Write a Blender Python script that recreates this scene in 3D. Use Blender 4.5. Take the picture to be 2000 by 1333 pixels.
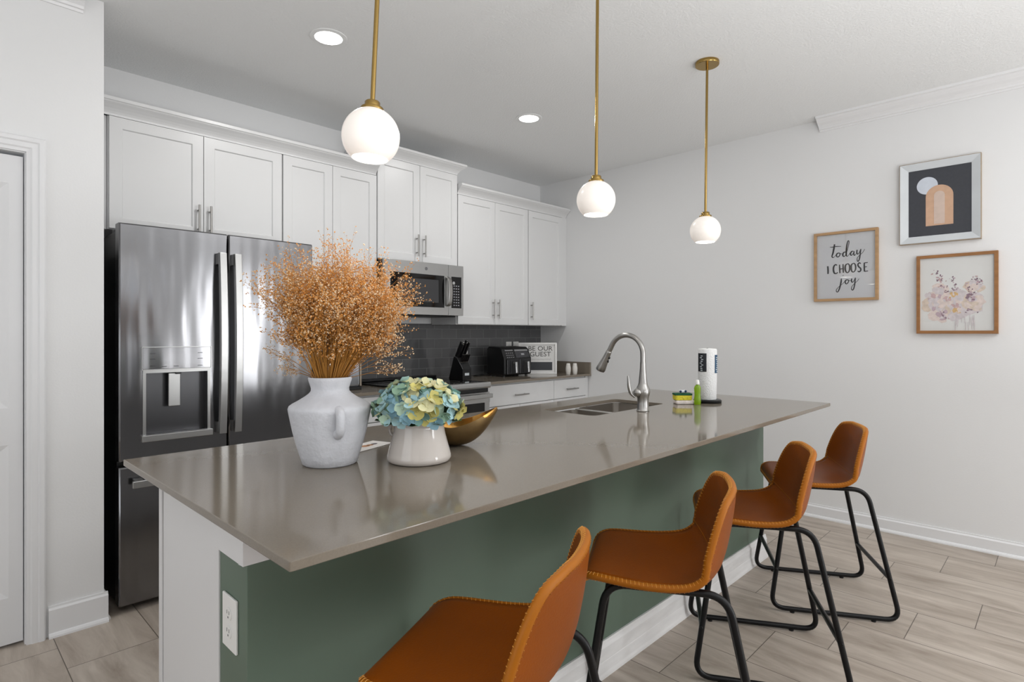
import bpy, bmesh, math, random
from mathutils import Vector, Matrix
random.seed(7)
for o in list(bpy.data.objects): bpy.data.objects.remove(o)
C = bpy.context.scene.collection
PI = math.pi

# ---------------------------------------------------------------- camera, world, lights, exposure
YAW = math.radians(44.06)
cd = bpy.data.cameras.new('camera'); cam = bpy.data.objects.new('camera', cd); C.objects.link(cam)
cam.location = (0, 0, 1.276); cam.rotation_euler = (PI/2, 0, YAW-PI/2)
cd.sensor_width = 36; cd.lens = 1124.4*36/2000; cd.shift_y = -0.008; cd.clip_start = 0.05
bpy.context.scene.camera = cam
w = bpy.data.worlds.new('world'); bpy.context.scene.world = w; w.use_nodes = True
w.node_tree.nodes['Background'].inputs[0].default_value = (0.85, 0.92, 1.0, 1)
w.node_tree.nodes['Background'].inputs[1].default_value = 0.6
vs = bpy.context.scene.view_settings
vs.view_transform = 'Standard'; vs.look = 'None'; vs.gamma = 1; vs.use_curve_mapping = False
vs.exposure = 0.02

def area(name, loc, rot, sx, sy, power, col=(1, 1, 1), shape='RECTANGLE'):
    l = bpy.data.lights.new(name, 'AREA'); l.shape = shape; l.size = sx
    if shape in ('RECTANGLE', 'ELLIPSE'): l.size_y = sy
    l.energy = power; l.color = col
    o = bpy.data.objects.new(name, l); C.objects.link(o); o.location = loc; o.rotation_euler = rot
    return o
# daylight through the glazed openings behind the photographer, then an added side fill
for x, wd, p in ((3.36, 0.24, 22), (3.86, 0.30, 26)): area('daylight_sliding_door', (x, -3.74, 1.15), (PI/2, 0, 0), wd, 2.1, p, (0.98, 0.99, 1.0))
area('daylight_rear_window', (0.6, -3.55, 1.45), (PI/2, 0, 0), 2.4, 1.5, 12, (0.98, 0.99, 1.0))
area('side_fill_light', (-2.15, 1.1, 1.4), (PI/2, 0, -PI/2), 1.9, 1.5, 12, (0.98, 0.99, 1.0))  # soft fill added on the left, set at the side wall opening
# added fill, no real lamps: panels bounced off the ceiling, another facing down
area('ceiling_bounce_fill', (1.4, -1.2, 0.9), (PI, 0, 0), 1.4, 1.4, 76, (0.97, 0.985, 1.0))
area('ceiling_bounce_fill', (-0.7, -0.7, 0.9), (PI, 0, 0), 1.2, 1.2, 20, (0.97, 0.985, 1.0))
area('overhead_fill', (3.0, -1.6, 2.7), (0, 0, 0), 1.4, 1.4, 22, (1, 1, 1))  # overhead fill panel, added to balance the brightness

# ---------------------------------------------------------------- helpers
def lin(h):
    h = h.lstrip('#'); v = [int(h[i:i+2], 16)/255 for i in (0, 2, 4)]
    return tuple((c/12.92 if c <= 0.04045 else ((c+0.055)/1.055)**2.4) for c in v)+(1,)

def mat(name, col, rough=0.5, metal=0.0, nscale=0, namt=0.0, bump=0.0, bscale=60, stretch=(1, 1, 1), emit=None, estr=0, spec=0.5, coat=0, trans=0, ior=1.45, sheen=0, sss=0):
    m = bpy.data.materials.new(name); m.use_nodes = True
    nt = m.node_tree; n = nt.nodes; b = n['Principled BSDF']
    c = lin(col) if isinstance(col, str) else col
    b.inputs['Base Color'].default_value = c
    b.inputs['Roughness'].default_value = rough; b.inputs['Metallic'].default_value = metal
    b.inputs['Specular IOR Level'].default_value = spec; b.inputs['IOR'].default_value = ior
    b.inputs['Coat Weight'].default_value = coat; b.inputs['Coat Roughness'].default_value = 0.06
    b.inputs['Transmission Weight'].default_value = trans
    b.inputs['Sheen Weight'].default_value = sheen
    b.inputs['Subsurface Weight'].default_value = sss
    if emit: b.inputs['Emission Color'].default_value = lin(emit); b.inputs['Emission Strength'].default_value = estr
    tc = n.new('ShaderNodeTexCoord'); mp = n.new('ShaderNodeMapping'); nt.links.new(tc.outputs['Object'], mp.inputs[0])
    mp.inputs['Scale'].default_value = stretch
    if namt:
        t = n.new('ShaderNodeTexNoise'); t.inputs['Scale'].default_value = nscale; t.inputs['Detail'].default_value = 4
        nt.links.new(mp.outputs[0], t.inputs[0])
        r = n.new('ShaderNodeMapRange'); r.inputs[1].default_value = 0.3; r.inputs[2].default_value = 0.7
        r.inputs[3].default_value = 1-namt; r.inputs[4].default_value = 1+namt; nt.links.new(t.outputs[0], r.inputs[0])
        mx = n.new('ShaderNodeMix'); mx.data_type = 'RGBA'; mx.blend_type = 'MULTIPLY'; mx.inputs[0].default_value = 1
        mx.inputs[6].default_value = c; nt.links.new(r.outputs[0], mx.inputs[7]); nt.links.new(mx.outputs[2], b.inputs['Base Color'])
    if bump:
        t2 = n.new('ShaderNodeTexNoise'); t2.inputs['Scale'].default_value = bscale; t2.inputs['Detail'].default_value = 3
        nt.links.new(mp.outputs[0], t2.inputs[0])
        bp = n.new('ShaderNodeBump'); bp.inputs['Strength'].default_value = bump; bp.inputs['Distance'].default_value = 0.01
        nt.links.new(t2.outputs[0], bp.inputs['Height']); nt.links.new(bp.outputs[0], b.inputs['Normal'])
    return m

WALL = mat('wall_paint', '#e5e5e5', 0.6, bump=0.04, bscale=120)
CEIL = mat('ceiling_paint', '#ebecec', 0.8, bump=0.25, bscale=90)
TRIM = mat('trim_paint', '#e6e6e7', 0.35)
CAB = mat('cabinet_paint', '#d9d9d9', 0.32)
ISLW = mat('island_white_paint', '#dedddd', 0.4)
GREEN = mat('green_paint', '#5d6e60', 0.42, nscale=5, namt=0.04)
NICKEL = mat('brushed_nickel', '#a9a7a4', 0.28, 1.0)
CHROME = mat('chrome', '#d0d0d0', 0.12, 1.0)
BRASS = mat('brushed_brass', '#a2864f', 0.2, 1.0)
BLACKM = mat('black_metal', '#0b0b0d', 0.35, spec=0.35)
BLACKP = mat('black_plastic', '#111112', 0.3)
BLACKG = mat('black_glass', '#0b0a0b', 0.05)
DARKG = mat('dark_grey_plastic', '#2c2d30', 0.35)
WHITEP = mat('white_plastic', '#ecebe8', 0.3)
SEAM = mat('dark_gap', '#050505', 0.8)

def steel(name, col, rough, wave=0.25, aniso=0.0):
    m = mat(name, col, rough, 1.0)
    nt = m.node_tree; n = nt.nodes; b = n['Principled BSDF']
    tc = n['Texture Coordinate']
    # gentle panel waviness
    mp = n.new('ShaderNodeMapping'); mp.inputs['Scale'].default_value = (1.0, 1.0, 0.16); nt.links.new(tc.outputs['Object'], mp.inputs[0])
    t = n.new('ShaderNodeTexNoise'); t.inputs['Scale'].default_value = 11; t.inputs['Detail'].default_value = 1; nt.links.new(mp.outputs[0], t.inputs[0])
    bp = n.new('ShaderNodeBump'); bp.inputs['Strength'].default_value = wave; bp.inputs['Distance'].default_value = 0.01
    nt.links.new(t.outputs[0], bp.inputs['Height'])
    nt.links.new(bp.outputs[0], b.inputs['Normal'])
    # fine brushing
    mp2 = n.new('ShaderNodeMapping'); mp2.inputs['Scale'].default_value = (3, 3, 260); nt.links.new(tc.outputs['Object'], mp2.inputs[0])
    t2 = n.new('ShaderNodeTexNoise'); t2.inputs['Scale'].default_value = 3; nt.links.new(mp2.outputs[0], t2.inputs[0])
    r = n.new('ShaderNodeMapRange'); r.inputs[3].default_value = rough-0.03; r.inputs[4].default_value = rough+0.05
    nt.links.new(t2.outputs[0], r.inputs[0]); nt.links.new(r.outputs[0], b.inputs['Roughness'])
    return m
STEEL = steel('stainless_steel', '#7e7e80', 0.17, 0.62)
STEELF = steel('stainless_steel_flat', '#b2b2b1', 0.32, 0.0)
STEELD = steel('stainless_steel_dark', '#58585a', 0.32, 0.1)

class MB:
    def __init__(s): s.v = []; s.f = []; s.mi = []; s.sm = []
    def add(s, v, f, mi=0, sm=False):
        k = len(s.v); s.v += [tuple(p) for p in v]; s.f += [tuple(i+k for i in q) for q in f]
        s.mi += [mi]*len(f); s.sm += [sm]*len(f)
        return s
    def box(s, x0, x1, y0, y1, z0, z1, mi=0):
        v = [(x, y, z) for z in (z0, z1) for y in (y0, y1) for x in (x0, x1)]
        return s.add(v, [(0, 2, 3, 1), (4, 5, 7, 6), (0, 1, 5, 4), (2, 6, 7, 3), (0, 4, 6, 2), (1, 3, 7, 5)], mi)
    def obox(s, c, ax, ay, az, hx, hy, hz, mi=0):
        c = Vector(c); ax = Vector(ax).normalized(); ay = Vector(ay).normalized(); az = Vector(az).normalized()
        v = [c+ax*hx*i+ay*hy*j+az*hz*k for k in (-1, 1) for j in (-1, 1) for i in (-1, 1)]
        return s.add(v, [(0, 2, 3, 1), (4, 5, 7, 6), (0, 1, 5, 4), (2, 6, 7, 3), (0, 4, 6, 2), (1, 3, 7, 5)], mi)
    def tube(s, pts, r, n=10, closed=False, caps=True, mi=0):
        pts = [Vector(p) for p in pts]; m = len(pts)
        rs = r if isinstance(r, (list, tuple)) else [r]*m
        tg = []
        for i in range(m):
            a = pts[(i-1) % m] if (closed or i > 0) else pts[i]; b = pts[(i+1) % m] if (closed or i < m-1) else pts[i]
            t = b-a; tg.append(t.normalized() if t.length > 1e-9 else Vector((0, 0, 1)))
        up = Vector((0, 0, 1)) if abs(tg[0].z) < 0.9 else Vector((1, 0, 0))
        nrm = (up-tg[0]*up.dot(tg[0])).normalized(); vs_ = []
        for i in range(m):
            nrm = (nrm-tg[i]*nrm.dot(tg[i]))
            nrm = nrm.normalized() if nrm.length > 1e-6 else tg[i].orthogonal().normalized()
            bi = tg[i].cross(nrm)
            for k in range(n):
                a = 2*PI*k/n; vs_.append(pts[i]+(nrm*math.cos(a)+bi*math.sin(a))*rs[i])
        f = []
        for i in range(m if closed else m-1):
            j = (i+1) % m
            for k in range(n): f.append((i*n+k, i*n+(k+1) % n, j*n+(k+1) % n, j*n+k))
        if caps and not closed: f.append(tuple(reversed(range(n)))); f.append(tuple((m-1)*n+k for k in range(n)))
        return s.add(vs_, f, mi, True)
    def lathe(s, prof, c=(0, 0, 0), n=48, axis=None, mi=0, mis=None):
        c = Vector(c)
        if axis is None: X, Y, Z = Vector((1, 0, 0)), Vector((0, 1, 0)), Vector((0, 0, 1))
        else: Z = Vector(axis).normalized(); X = Z.orthogonal().normalized(); Y = Z.cross(X)
        v = []; idx = []
        for r, z in prof:
            if r < 1e-6: idx.append([len(v)]*n); v.append(c+Z*z)
            else:
                idx.append(list(range(len(v), len(v)+n)))
                for k in range(n):
                    a = 2*PI*k/n; v.append(c+X*(r*math.cos(a))+Y*(r*math.sin(a))+Z*z)
        for i in range(len(prof)-1):
            f = []
            for k in range(n):
                q = [idx[i][k], idx[i][(k+1) % n], idx[i+1][(k+1) % n], idx[i+1][k]]
                u = []
                for t in q:
                    if t not in u: u.append(t)
                if len(u) > 2: f.append(tuple(u))
            base = len(s.v) if i == 0 else base0
            if i == 0: base0 = len(s.v); s.v += [tuple(p) for p in v]
            s.f += [tuple(t+base0 for t in q) for q in f]; s.mi += [(mis[i] if mis else mi)]*len(f); s.sm += [True]*len(f)
        return s
    def prism(s, poly, fn, d0, d1, mi=0, sm=False):
        # poly: 2-D points; fn(a,b,d) -> 3-D
        n = len(poly); v = [fn(a, b, d0) for a, b in poly]+[fn(a, b, d1) for a, b in poly]
        f = [tuple(range(n)), tuple(reversed(range(n, 2*n)))]+[(i, i+n, (i+1) % n+n, (i+1) % n) for i in range(n)]
        return s.add(v, f, mi, sm)
    def sphere(s, c, r, nu=16, nv=10, sc=(1, 1, 1), mi=0):
        c = Vector(c); v = []; f = []
        for j in range(nv+1):
            t = PI*j/nv
            for i in range(nu): a = 2*PI*i/nu; v.append((c.x+r*sc[0]*math.sin(t)*math.cos(a), c.y+r*sc[1]*math.sin(t)*math.sin(a), c.z+r*sc[2]*math.cos(t)))
        for j in range(nv):
            for i in range(nu): f.append((j*nu+i, (j+1)*nu+i, (j+1)*nu+(i+1) % nu, j*nu+(i+1) % nu))
        return s.add(v, f, mi, True)
    def build(s, name, ms, parent=None, bevel=0.0, seg=2, sharp=40, org=None, fix=True):
        off = Vector((0, 0, 0))
        if parent is not None: off = Vector(parent['_o'])
        else:
            if org is None:
                xs, ys, zs = zip(*s.v); org = ((min(xs)+max(xs))/2, (min(ys)+max(ys))/2, min(zs))
            off = Vector(org)
        me = bpy.data.meshes.new(name); me.from_pydata([tuple(Vector(p)-off) for p in s.v], [], s.f)
        for m in (ms if isinstance(ms, (list, tuple)) else [ms]): me.materials.append(m)
        for p, mi, sm in zip(me.polygons, s.mi, s.sm): p.material_index = mi; p.use_smooth = sm
        bm = bmesh.new(); bm.from_mesh(me)
        bmesh.ops.remove_doubles(bm, verts=bm.verts, dist=1e-6)
        if fix: bmesh.ops.recalc_face_normals(bm, faces=bm.faces)
        for e in bm.edges:
            if len(e.link_faces) == 2 and e.calc_face_angle(0) > math.radians(sharp): e.smooth = False
        bm.to_mesh(me); bm.free()
        o = bpy.data.objects.new(name, me); C.objects.link(o); o['_o'] = tuple(off)
        if parent is not None: o.parent = parent
        else: o.location = off
        if bevel:
            b = o.modifiers.new('bevel', 'BEVEL'); b.width = bevel; b.segments = seg; b.limit_method = 'ANGLE'; b.angle_limit = math.radians(45)
        return o

def tag(o, label=None, cat=None, group=None, kind=None):
    if label: o['label'] = label
    if cat: o['category'] = cat
    if group: o['group'] = group
    if kind: o['kind'] = kind
    return o
def thing(name, loc, label, cat, group=None, kind=None):
    o = bpy.data.objects.new(name, None); C.objects.link(o); o.location = loc; o['_o'] = tuple(loc); o.empty_display_size = 0.05
    return tag(o, label, cat, group, kind)
def struct(mb, name, m, label=None, bevel=0, parent=None):
    o = mb.build(name, m, parent, bevel)
    if parent is None: o['kind'] = 'structure'
    if label: o['label'] = label
    return o
def arc(c, r, a0, a1, n, u, v):
    c = Vector(c); u = Vector(u); v = Vector(v)
    return [c+u*(r*math.cos(a0+(a1-a0)*i/n))+v*(r*math.sin(a0+(a1-a0)*i/n)) for i in range(n+1)]
def rounded(pts, r, n=6, closed=False):
    # polyline with rounded corners
    pts = [Vector(p) for p in pts]; out = []; m = len(pts)
    for i in range(m):
        if not closed and i in (0, m-1): out.append(pts[i]); continue
        p = pts[i]; a = (pts[i-1]-p); b = (pts[(i+1) % m]-p); la, lb = a.length, b.length; a.normalize(); b.normalize()
        rr = min(r, la*0.49, lb*0.49); p0 = p+a*rr; p1 = p+b*rr
        for k in range(n+1):
            t = k/n; out.append(p0*(1-t)**2+p*2*t*(1-t)+p1*t*t)
    return out
def smooth_path(P, n=8, closed=False):
    P = [Vector(p) for p in P]; out = []; m = len(P)
    for i in range(m if closed else m-1):
        g = lambda k: P[k % m] if closed else P[max(0, min(m-1, k))]
        p0, p1, p2, p3 = g(i-1), g(i), g(i+1), g(i+2)
        for k in range(n):
            t = k/n
            out.append(0.5*((2*p1)+(-p0+p2)*t+(2*p0-5*p1+4*p2-p3)*t*t+(-p0+3*p1-3*p2+p3)*t**3))
    if not closed: out.append(P[-1])
    return out
_font = None
def text_mesh(txt, size, fn, depth=0.0006):
    # built-in font letters turned into a mesh; fn(x, y, z)->world, baseline at y=0, centred on x
    cu = bpy.data.curves.new('t', 'FONT'); cu.body = txt; cu.size = size; cu.align_x = 'CENTER'; cu.extrude = depth; cu.resolution_u = 3
    o = bpy.data.objects.new('t', cu); C.objects.link(o)
    dg = bpy.context.evaluated_depsgraph_get(); dg.update()
    me = bpy.data.meshes.new_from_object(o.evaluated_get(dg))
    mb = MB(); mb.add([fn(*v.co) for v in me.vertices], [tuple(p.vertices) for p in me.polygons])
    bpy.data.objects.remove(o); bpy.data.curves.remove(cu); bpy.data.meshes.remove(me)
    return mb
def ribbon(mb, pts, fn):
    # flat pen stroke; pts (a, b, halfwidth) ; fn(a,b)->3-D
    P = smooth_path([(a, b, w_*3) for a, b, w_ in pts], 6)
    L = []; R = []
    for i, p in enumerate(P):
        q = P[min(i+1, len(P)-1)]-P[max(i-1, 0)]; d = Vector((q.x, q.y)); d = d.normalized() if d.length > 1e-9 else Vector((1, 0))
        n = Vector((-d.y, d.x)); w_ = max(p.z/3, 0.0004)
        L.append((p.x+n.x*w_, p.y+n.y*w_)); R.append((p.x-n.x*w_, p.y-n.y*w_))
    v = [fn(*p) for p in L]+[fn(*p) for p in R]; n = len(P)
    mb.add(v, [(i, i+1, n+i+1, n+i) for i in range(n-1)])
    return mb
# ---------------------------------------------------------------- room shell
XR, YB, ZC = 4.33, 3.80, 2.74
XL, YR = -2.2, -3.6
# floor: 12x24 porcelain planks laid in a one-third stagger
def floor_material():
    m = bpy.data.materials.new('floor_tile'); m.use_nodes = True; nt = m.node_tree; n = nt.nodes; L = nt.links; b = n['Principled BSDF']
    g = n.new('ShaderNodeNewGeometry'); s = n.new('ShaderNodeSeparateXYZ'); L.new(g.outputs['Position'], s.inputs[0])
    def M(op, a, c=None, d=None):
        q = n.new('ShaderNodeMath'); q.operation = op
        for i, t in enumerate((a, c, d)):
            if t is None: continue
            if isinstance(t, (int, float)): q.inputs[i].default_value = t
            else: L.new(t, q.inputs[i])
        return q.outputs[0]
    W, H = 0.3078, 0.61
    u = M('DIVIDE', M('SUBTRACT', s.outputs[0], 2.858), W); col = M('FLOOR', u); fu = M('SUBTRACT', u, col)
    v = M('DIVIDE', M('ADD', M('SUBTRACT', s.outputs[1], 0.495), M('MULTIPLY', col, 0.2035)), H); row = M('FLOOR', v); fv = M('SUBTRACT', v, row)
    du = M('MULTIPLY', M('MINIMUM', fu, M('SUBTRACT', 1.0, fu)), W); dv = M('MULTIPLY', M('MINIMUM', fv, M('SUBTRACT', 1.0, fv)), H)
    dj = M('MINIMUM', du, dv); gr = M('LESS_THAN', dj, 0.0016)
    cb = n.new('ShaderNodeCombineXYZ'); L.new(col, cb.inputs[0]); L.new(row, cb.inputs[1])
    wn = n.new('ShaderNodeTexWhiteNoise'); wn.noise_dimensions = '3D'; L.new(cb.outputs[0], wn.inputs[0])
    # wood-like streaks along the plank, shifted per tile
    sc = n.new('ShaderNodeVectorMath'); sc.operation = 'MULTIPLY'; L.new(g.outputs['Position'], sc.inputs[0]); sc.inputs[1].default_value = (9, 1.6, 1)
    ad = n.new('ShaderNodeVectorMath'); ad.operation = 'MULTIPLY_ADD'; L.new(wn.outputs['Color'], ad.inputs[0]); ad.inputs[1].default_value = (7, 7, 7); L.new(sc.outputs[0], ad.inputs[2])
    nz = n.new('ShaderNodeTexNoise'); nz.inputs['Scale'].default_value = 1.3; nz.inputs['Detail'].default_value = 7; nz.inputs['Roughness'].default_value = 0.62; nz.inputs['Distortion'].default_value = 0.6
    L.new(ad.outputs[0], nz.inputs[0])
    rp = n.new('ShaderNodeValToRGB'); L.new(nz.outputs[0], rp.inputs[0])
    rp.color_ramp.elements[0].position = 0.3; rp.color_ramp.elements[0].color = lin('#978a7d'); rp.color_ramp.elements[1].position = 0.72; rp.color_ramp.elements[1].color = lin('#c8bdb1')
    hs = n.new('ShaderNodeHueSaturation'); L.new(rp.outputs[0], hs.inputs['Color'])
    L.new(M('MULTIPLY_ADD', wn.outputs['Value'], 0.10, 0.95), hs.inputs['Value'])
    mx = n.new('ShaderNodeMix'); mx.data_type = 'RGBA'; L.new(gr, mx.inputs[0]); L.new(hs.outputs[0], mx.inputs[6]); mx.inputs[7].default_value = lin('#5d544b')
    L.new(mx.outputs[2], b.inputs['Base Color']); b.inputs['Roughness'].default_value = 0.42
    bp = n.new('ShaderNodeBump'); bp.inputs['Strength'].default_value = 0.35; bp.inputs['Distance'].default_value = 0.002
    L.new(M('SUBTRACT', 1.0, gr), bp.inputs['Height']); L.new(bp.outputs[0], b.inputs['Normal'])
    return m
FLOOR = floor_material()
struct(MB().box(XL-0.12, XR+0.12, YR-0.12, YB+0.12, -0.1, 0), 'floor', FLOOR, 'greige wood-look porcelain plank tiles in a staggered layout')
struct(MB().box(XL-0.12, XR+0.12, YR-0.12, YB+0.12, ZC, ZC+0.1), 'ceiling', CEIL, 'lightly textured white ceiling')
struct(MB().box(0.575, XR, YB, YB+0.12, 0, ZC), 'wall_back', WALL, 'white wall behind the cabinets')
struct(MB().box(XR, XR+0.12, YR, YB+0.12, 0, ZC), 'wall_right', WALL, 'white wall with the three framed pictures')
# door wall: flush with the refrigerator front, opening for the door, return beside the refrigerator
DY = 3.07; DX0, DX1, DZ = -0.50, 0.306, 2.012
m = MB().box(XL, DX0-0.018, DY, DY+0.12, 0, ZC).box(DX0-0.018, DX1+0.018, DY, DY+0.12, DZ+0.018, ZC).box(DX1+0.018, 0.575, DY, DY+0.12, 0, ZC).box(0.475, 0.575, DY+0.12, YB+0.12, 0, ZC)
struct(m, 'wall_left', WALL, 'white wall with the panelled door, ending beside the refrigerator')
struct(MB().box(DX0-0.3, DX1+0.15, YB+0.0, YB+0.12, 0, ZC), 'wall_closet', WALL)
# rear wall with a sliding door and a window, side wall with a window
def wall_with_openings(name, fixed, axis, a0, a1, ops, th):
    m = MB(); cur = a0
    def bx(p, q, z0, z1):
        if axis == 'x': m.box(p, q, fixed-th, fixed, z0, z1)
        else: m.box(fixed-th, fixed, p, q, z0, z1)
    for (p, q, z0, z1) in sorted(ops):
        bx(cur, p, 0, ZC)
        if z0 > 0: bx(p, q, 0, z0)
        bx(p, q, z1, ZC); cur = q
    bx(cur, a1, 0, ZC); struct(m, name, WALL)
wall_with_openings('wall_rear', YR, 'x', XL-0.12, XR, [(3.12, 4.12, 0.0, 2.2), (-0.6, 1.8, 0.7, 2.2)], 0.12)
wall_with_openings('wall_side', XL, 'y', YR, DY+0.12, [(0.1, 2.1, 0.6, 2.2)], 0.12)
def window_frame(name, axis, fixed, p, q, z0, z1, n):
    m = MB(); f = fixed-0.09; t = 0.05
    def bx(a, b, c, d):
        if axis == 'x': m.box(a, b, f, f+0.05, c, d)
        else: m.box(f, f+0.05, a, b, c, d)
    bx(p, q, z0, z0+t); bx(p, q, z1-t, z1)
    for i in range(n+1):
        x = p+(q-p)*i/n; bx(max(p, x-t/2), min(q, x+t/2), z0, z1)
    struct(m, name, TRIM)
window_frame('window_1', 'x', YR, 3.12, 4.12, 0.0, 2.2, 1)
window_frame('window_2', 'x', YR, -0.6, 1.8, 0.7, 2.2, 2)
window_frame('window_3', 'y', XL, 0.1, 2.1, 0.6, 2.2, 2)
# baseboards with quarter-round shoe
def base_profile(h=0.09, t=0.014): return [(0, 0), (t+0.012, 0), (t+0.011, 0.008), (t+0.006, 0.016), (t, 0.019), (t, h-0.016), (t*0.55, h-0.008), (t*0.5, h), (0, h)]
m = MB().prism(base_profile(), lambda a, b, d: (XR-a, d, b), YR, YB-0.65); struct(m, 'baseboard_right', TRIM, 'white baseboard along the picture wall')
m = MB().prism(base_profile(0.13), lambda a, b, d: (d, DY-a, b), DX1+0.075, 0.575+0.014)
m.prism(base_profile(0.13), lambda a, b, d: (0.575+a, d, b), DY-0.001, YB-0.6); struct(m, 'baseboard_left', TRIM, 'white baseboard beside the panelled door')
# crown mouldings that stop short of the kitchen
CP = [(0, 0), (0.006, 0), (0.010, 0.010), (0.018, 0.012), (0.022, 0.022), (0.034, 0.034), (0.052, 0.044), (0.066, 0.056), (0.074, 0.066), (0.088, 0.068), (0.092, 0.082), (0, 0.082)]
struct(MB().prism(CP, lambda a, b, d: (XR-a*1.15, d, ZC-0.082+b), YR, 1.235), 'trim_1', TRIM, 'white crown moulding on the picture wall, stopping before the kitchen')
struct(MB().prism(CP, lambda a, b, d: (d, DY-a*1.15, ZC-0.082+b), XL, 0.50), 'trim_2', TRIM, 'white crown moulding above the panelled door')
# door casing and the panelled door
def casing(a0, a1, z1):
    P = [(0, 0), (0.012, 0), (0.014, 0.012), (0.018, 0.018), (0.018, 0.036), (0.022, 0.042), (0.022, 0.056), (0.014, 0.062), (0, 0.062)]
    m = MB()
    # mitred run: left leg, head, right leg
    prof = lambda dpt, wd: (dpt, wd)
    rows = []
    for dpt, wd in P:
        rows.append([(a0-wd, DY-dpt, 0), (a0-wd, DY-dpt, z1+wd), (a1+wd, DY-dpt, z1+wd), (a1+wd, DY-dpt, 0)])
    v = [p for r in rows for p in r]; f = []
    for i in range(len(P)):
        j = (i+1) % len(P)
        for k in range(3): f.append((i*4+k, i*4+k+1, j*4+k+1, j*4+k))
    f.append(tuple(i*4 for i in range(len(P)))); f.append(tuple(i*4+3 for i in reversed(range(len(P)))))
    return m.add(v, f)
m = casing(DX0-0.004, DX1+0.004, DZ+0.004)
m.box(DX0-0.018, DX0, DY, DY+0.12, 0, DZ+0.018).box(DX1, DX1+0.018, DY, DY+0.12, 0, DZ+0.018).box(DX0, DX1, DY, DY+0.12, DZ, DZ+0.018)
struct(m, 'trim_3', TRIM, 'white moulded door casing')
m = MB(); y0, y1 = DY+0.02, DY+0.055; dz0, dz1 = 0.012, DZ-0.013
dx0, dx1 = DX0+0.003, DX1-0.003
rows_ = [(dz0, 0.20), (0.82, 0.97), (1.885, dz1)]
for a, b in rows_: m.box(dx0, dx1, y0, y1, a, b)
for a, b in ((dx0, dx0+0.045), ((dx0+dx1)/2-0.05, (dx0+dx1)/2+0.05), (dx1-0.045, dx1)): m.box(a, b, y0, y1, 0.20, 0.82).box(a, b, y0, y1, 0.97, 1.885)
for (a, b) in ((dx0+0.045, (dx0+dx1)/2-0.05), ((dx0+dx1)/2+0.05, dx1-0.045)):
    for c, d in ((0.20, 0.82), (0.97, 1.885)):
        e = 0.03
        v = [(a, y0, c), (b, y0, c), (b, y0, d), (a, y0, d), (a+e, y0+0.012, c+e), (b-e, y0+0.012, c+e), (b-e, y0+0.012, d-e), (a+e, y0+0.012, d-e), (a+e+0.02, y0+0.004, c+e+0.02), (b-e-0.02, y0+0.004, c+e+0.02), (b-e-0.02, y0+0.004, d-e-0.02), (a+e+0.02, y0+0.004, d-e-0.02)]
        m.add(v, [(0, 1, 5, 4), (1, 2, 6, 5), (2, 3, 7, 6), (3, 0, 4, 7), (4, 5, 9, 8), (5, 6, 10, 9), (6, 7, 11, 10), (7, 4, 8, 11), (8, 9, 10, 11)])
m.box(dx0+0.05, dx1-0.05, y1-0.004, y1, 0.1, 1.95)
struct(m, 'door_1', TRIM, 'white panelled door beside the refrigerator')

# backsplash: dark subway tile
def tile_material():
    m = mat('subway_tile', '#4b4c4e', 0.1); nt = m.node_tree; n = nt.nodes; L = nt.links; b = n['Principled BSDF']
    g = n.new('ShaderNodeNewGeometry'); s = n.new('ShaderNodeSeparateXYZ'); L.new(g.outputs['Position'], s.inputs[0])
    c = n.new('ShaderNodeCombineXYZ'); L.new(s.outputs[0], c.inputs[0]); L.new(s.outputs[2], c.inputs[1])
    mp = n.new('ShaderNodeMapping'); mp.inputs['Location'].default_value = (0.03, -0.905, 0); L.new(c.outputs[0], mp.inputs[0])
    br = n.new('ShaderNodeTexBrick'); L.new(mp.outputs[0], br.inputs[0]); br.inputs['Scale'].default_value = 1
    br.inputs['Brick Width'].default_value = 0.159; br.inputs['Row Height'].default_value = 0.0805; br.inputs['Mortar Size'].default_value = 0.0013; br.inputs['Mortar Smooth'].default_value = 0.15
    br.inputs['Color1'].default_value = lin('#5e5e5f'); br.inputs['Color2'].default_value = lin('#555556'); br.inputs['Mortar'].default_value = lin('#8b8b8b')
    L.new(br.outputs['Color'], b.inputs['Base Color'])
    r = n.new('ShaderNodeMapRange'); L.new(br.outputs['Fac'], r.inputs[0]); r.inputs[3].default_value = 0.07; r.inputs[4].default_value = 0.7; L.new(r.outputs[0], b.inputs['Roughness'])
    bp = n.new('ShaderNodeBump'); bp.invert = True; bp.inputs['Strength'].default_value = 0.5; bp.inputs['Distance'].default_value = 0.002; L.new(br.outputs['Fac'], bp.inputs['Height']); L.new(bp.outputs[0], b.inputs['Normal'])
    return m
TILE = tile_material()
o = MB().box(1.572, XR-0.001, YB-0.0085, YB-0.0005, 0.8805, 1.35).build('tile_backsplash', TILE)
tag(o, 'glossy charcoal subway tile backsplash on the wall behind the range', 'backsplash')

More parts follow.
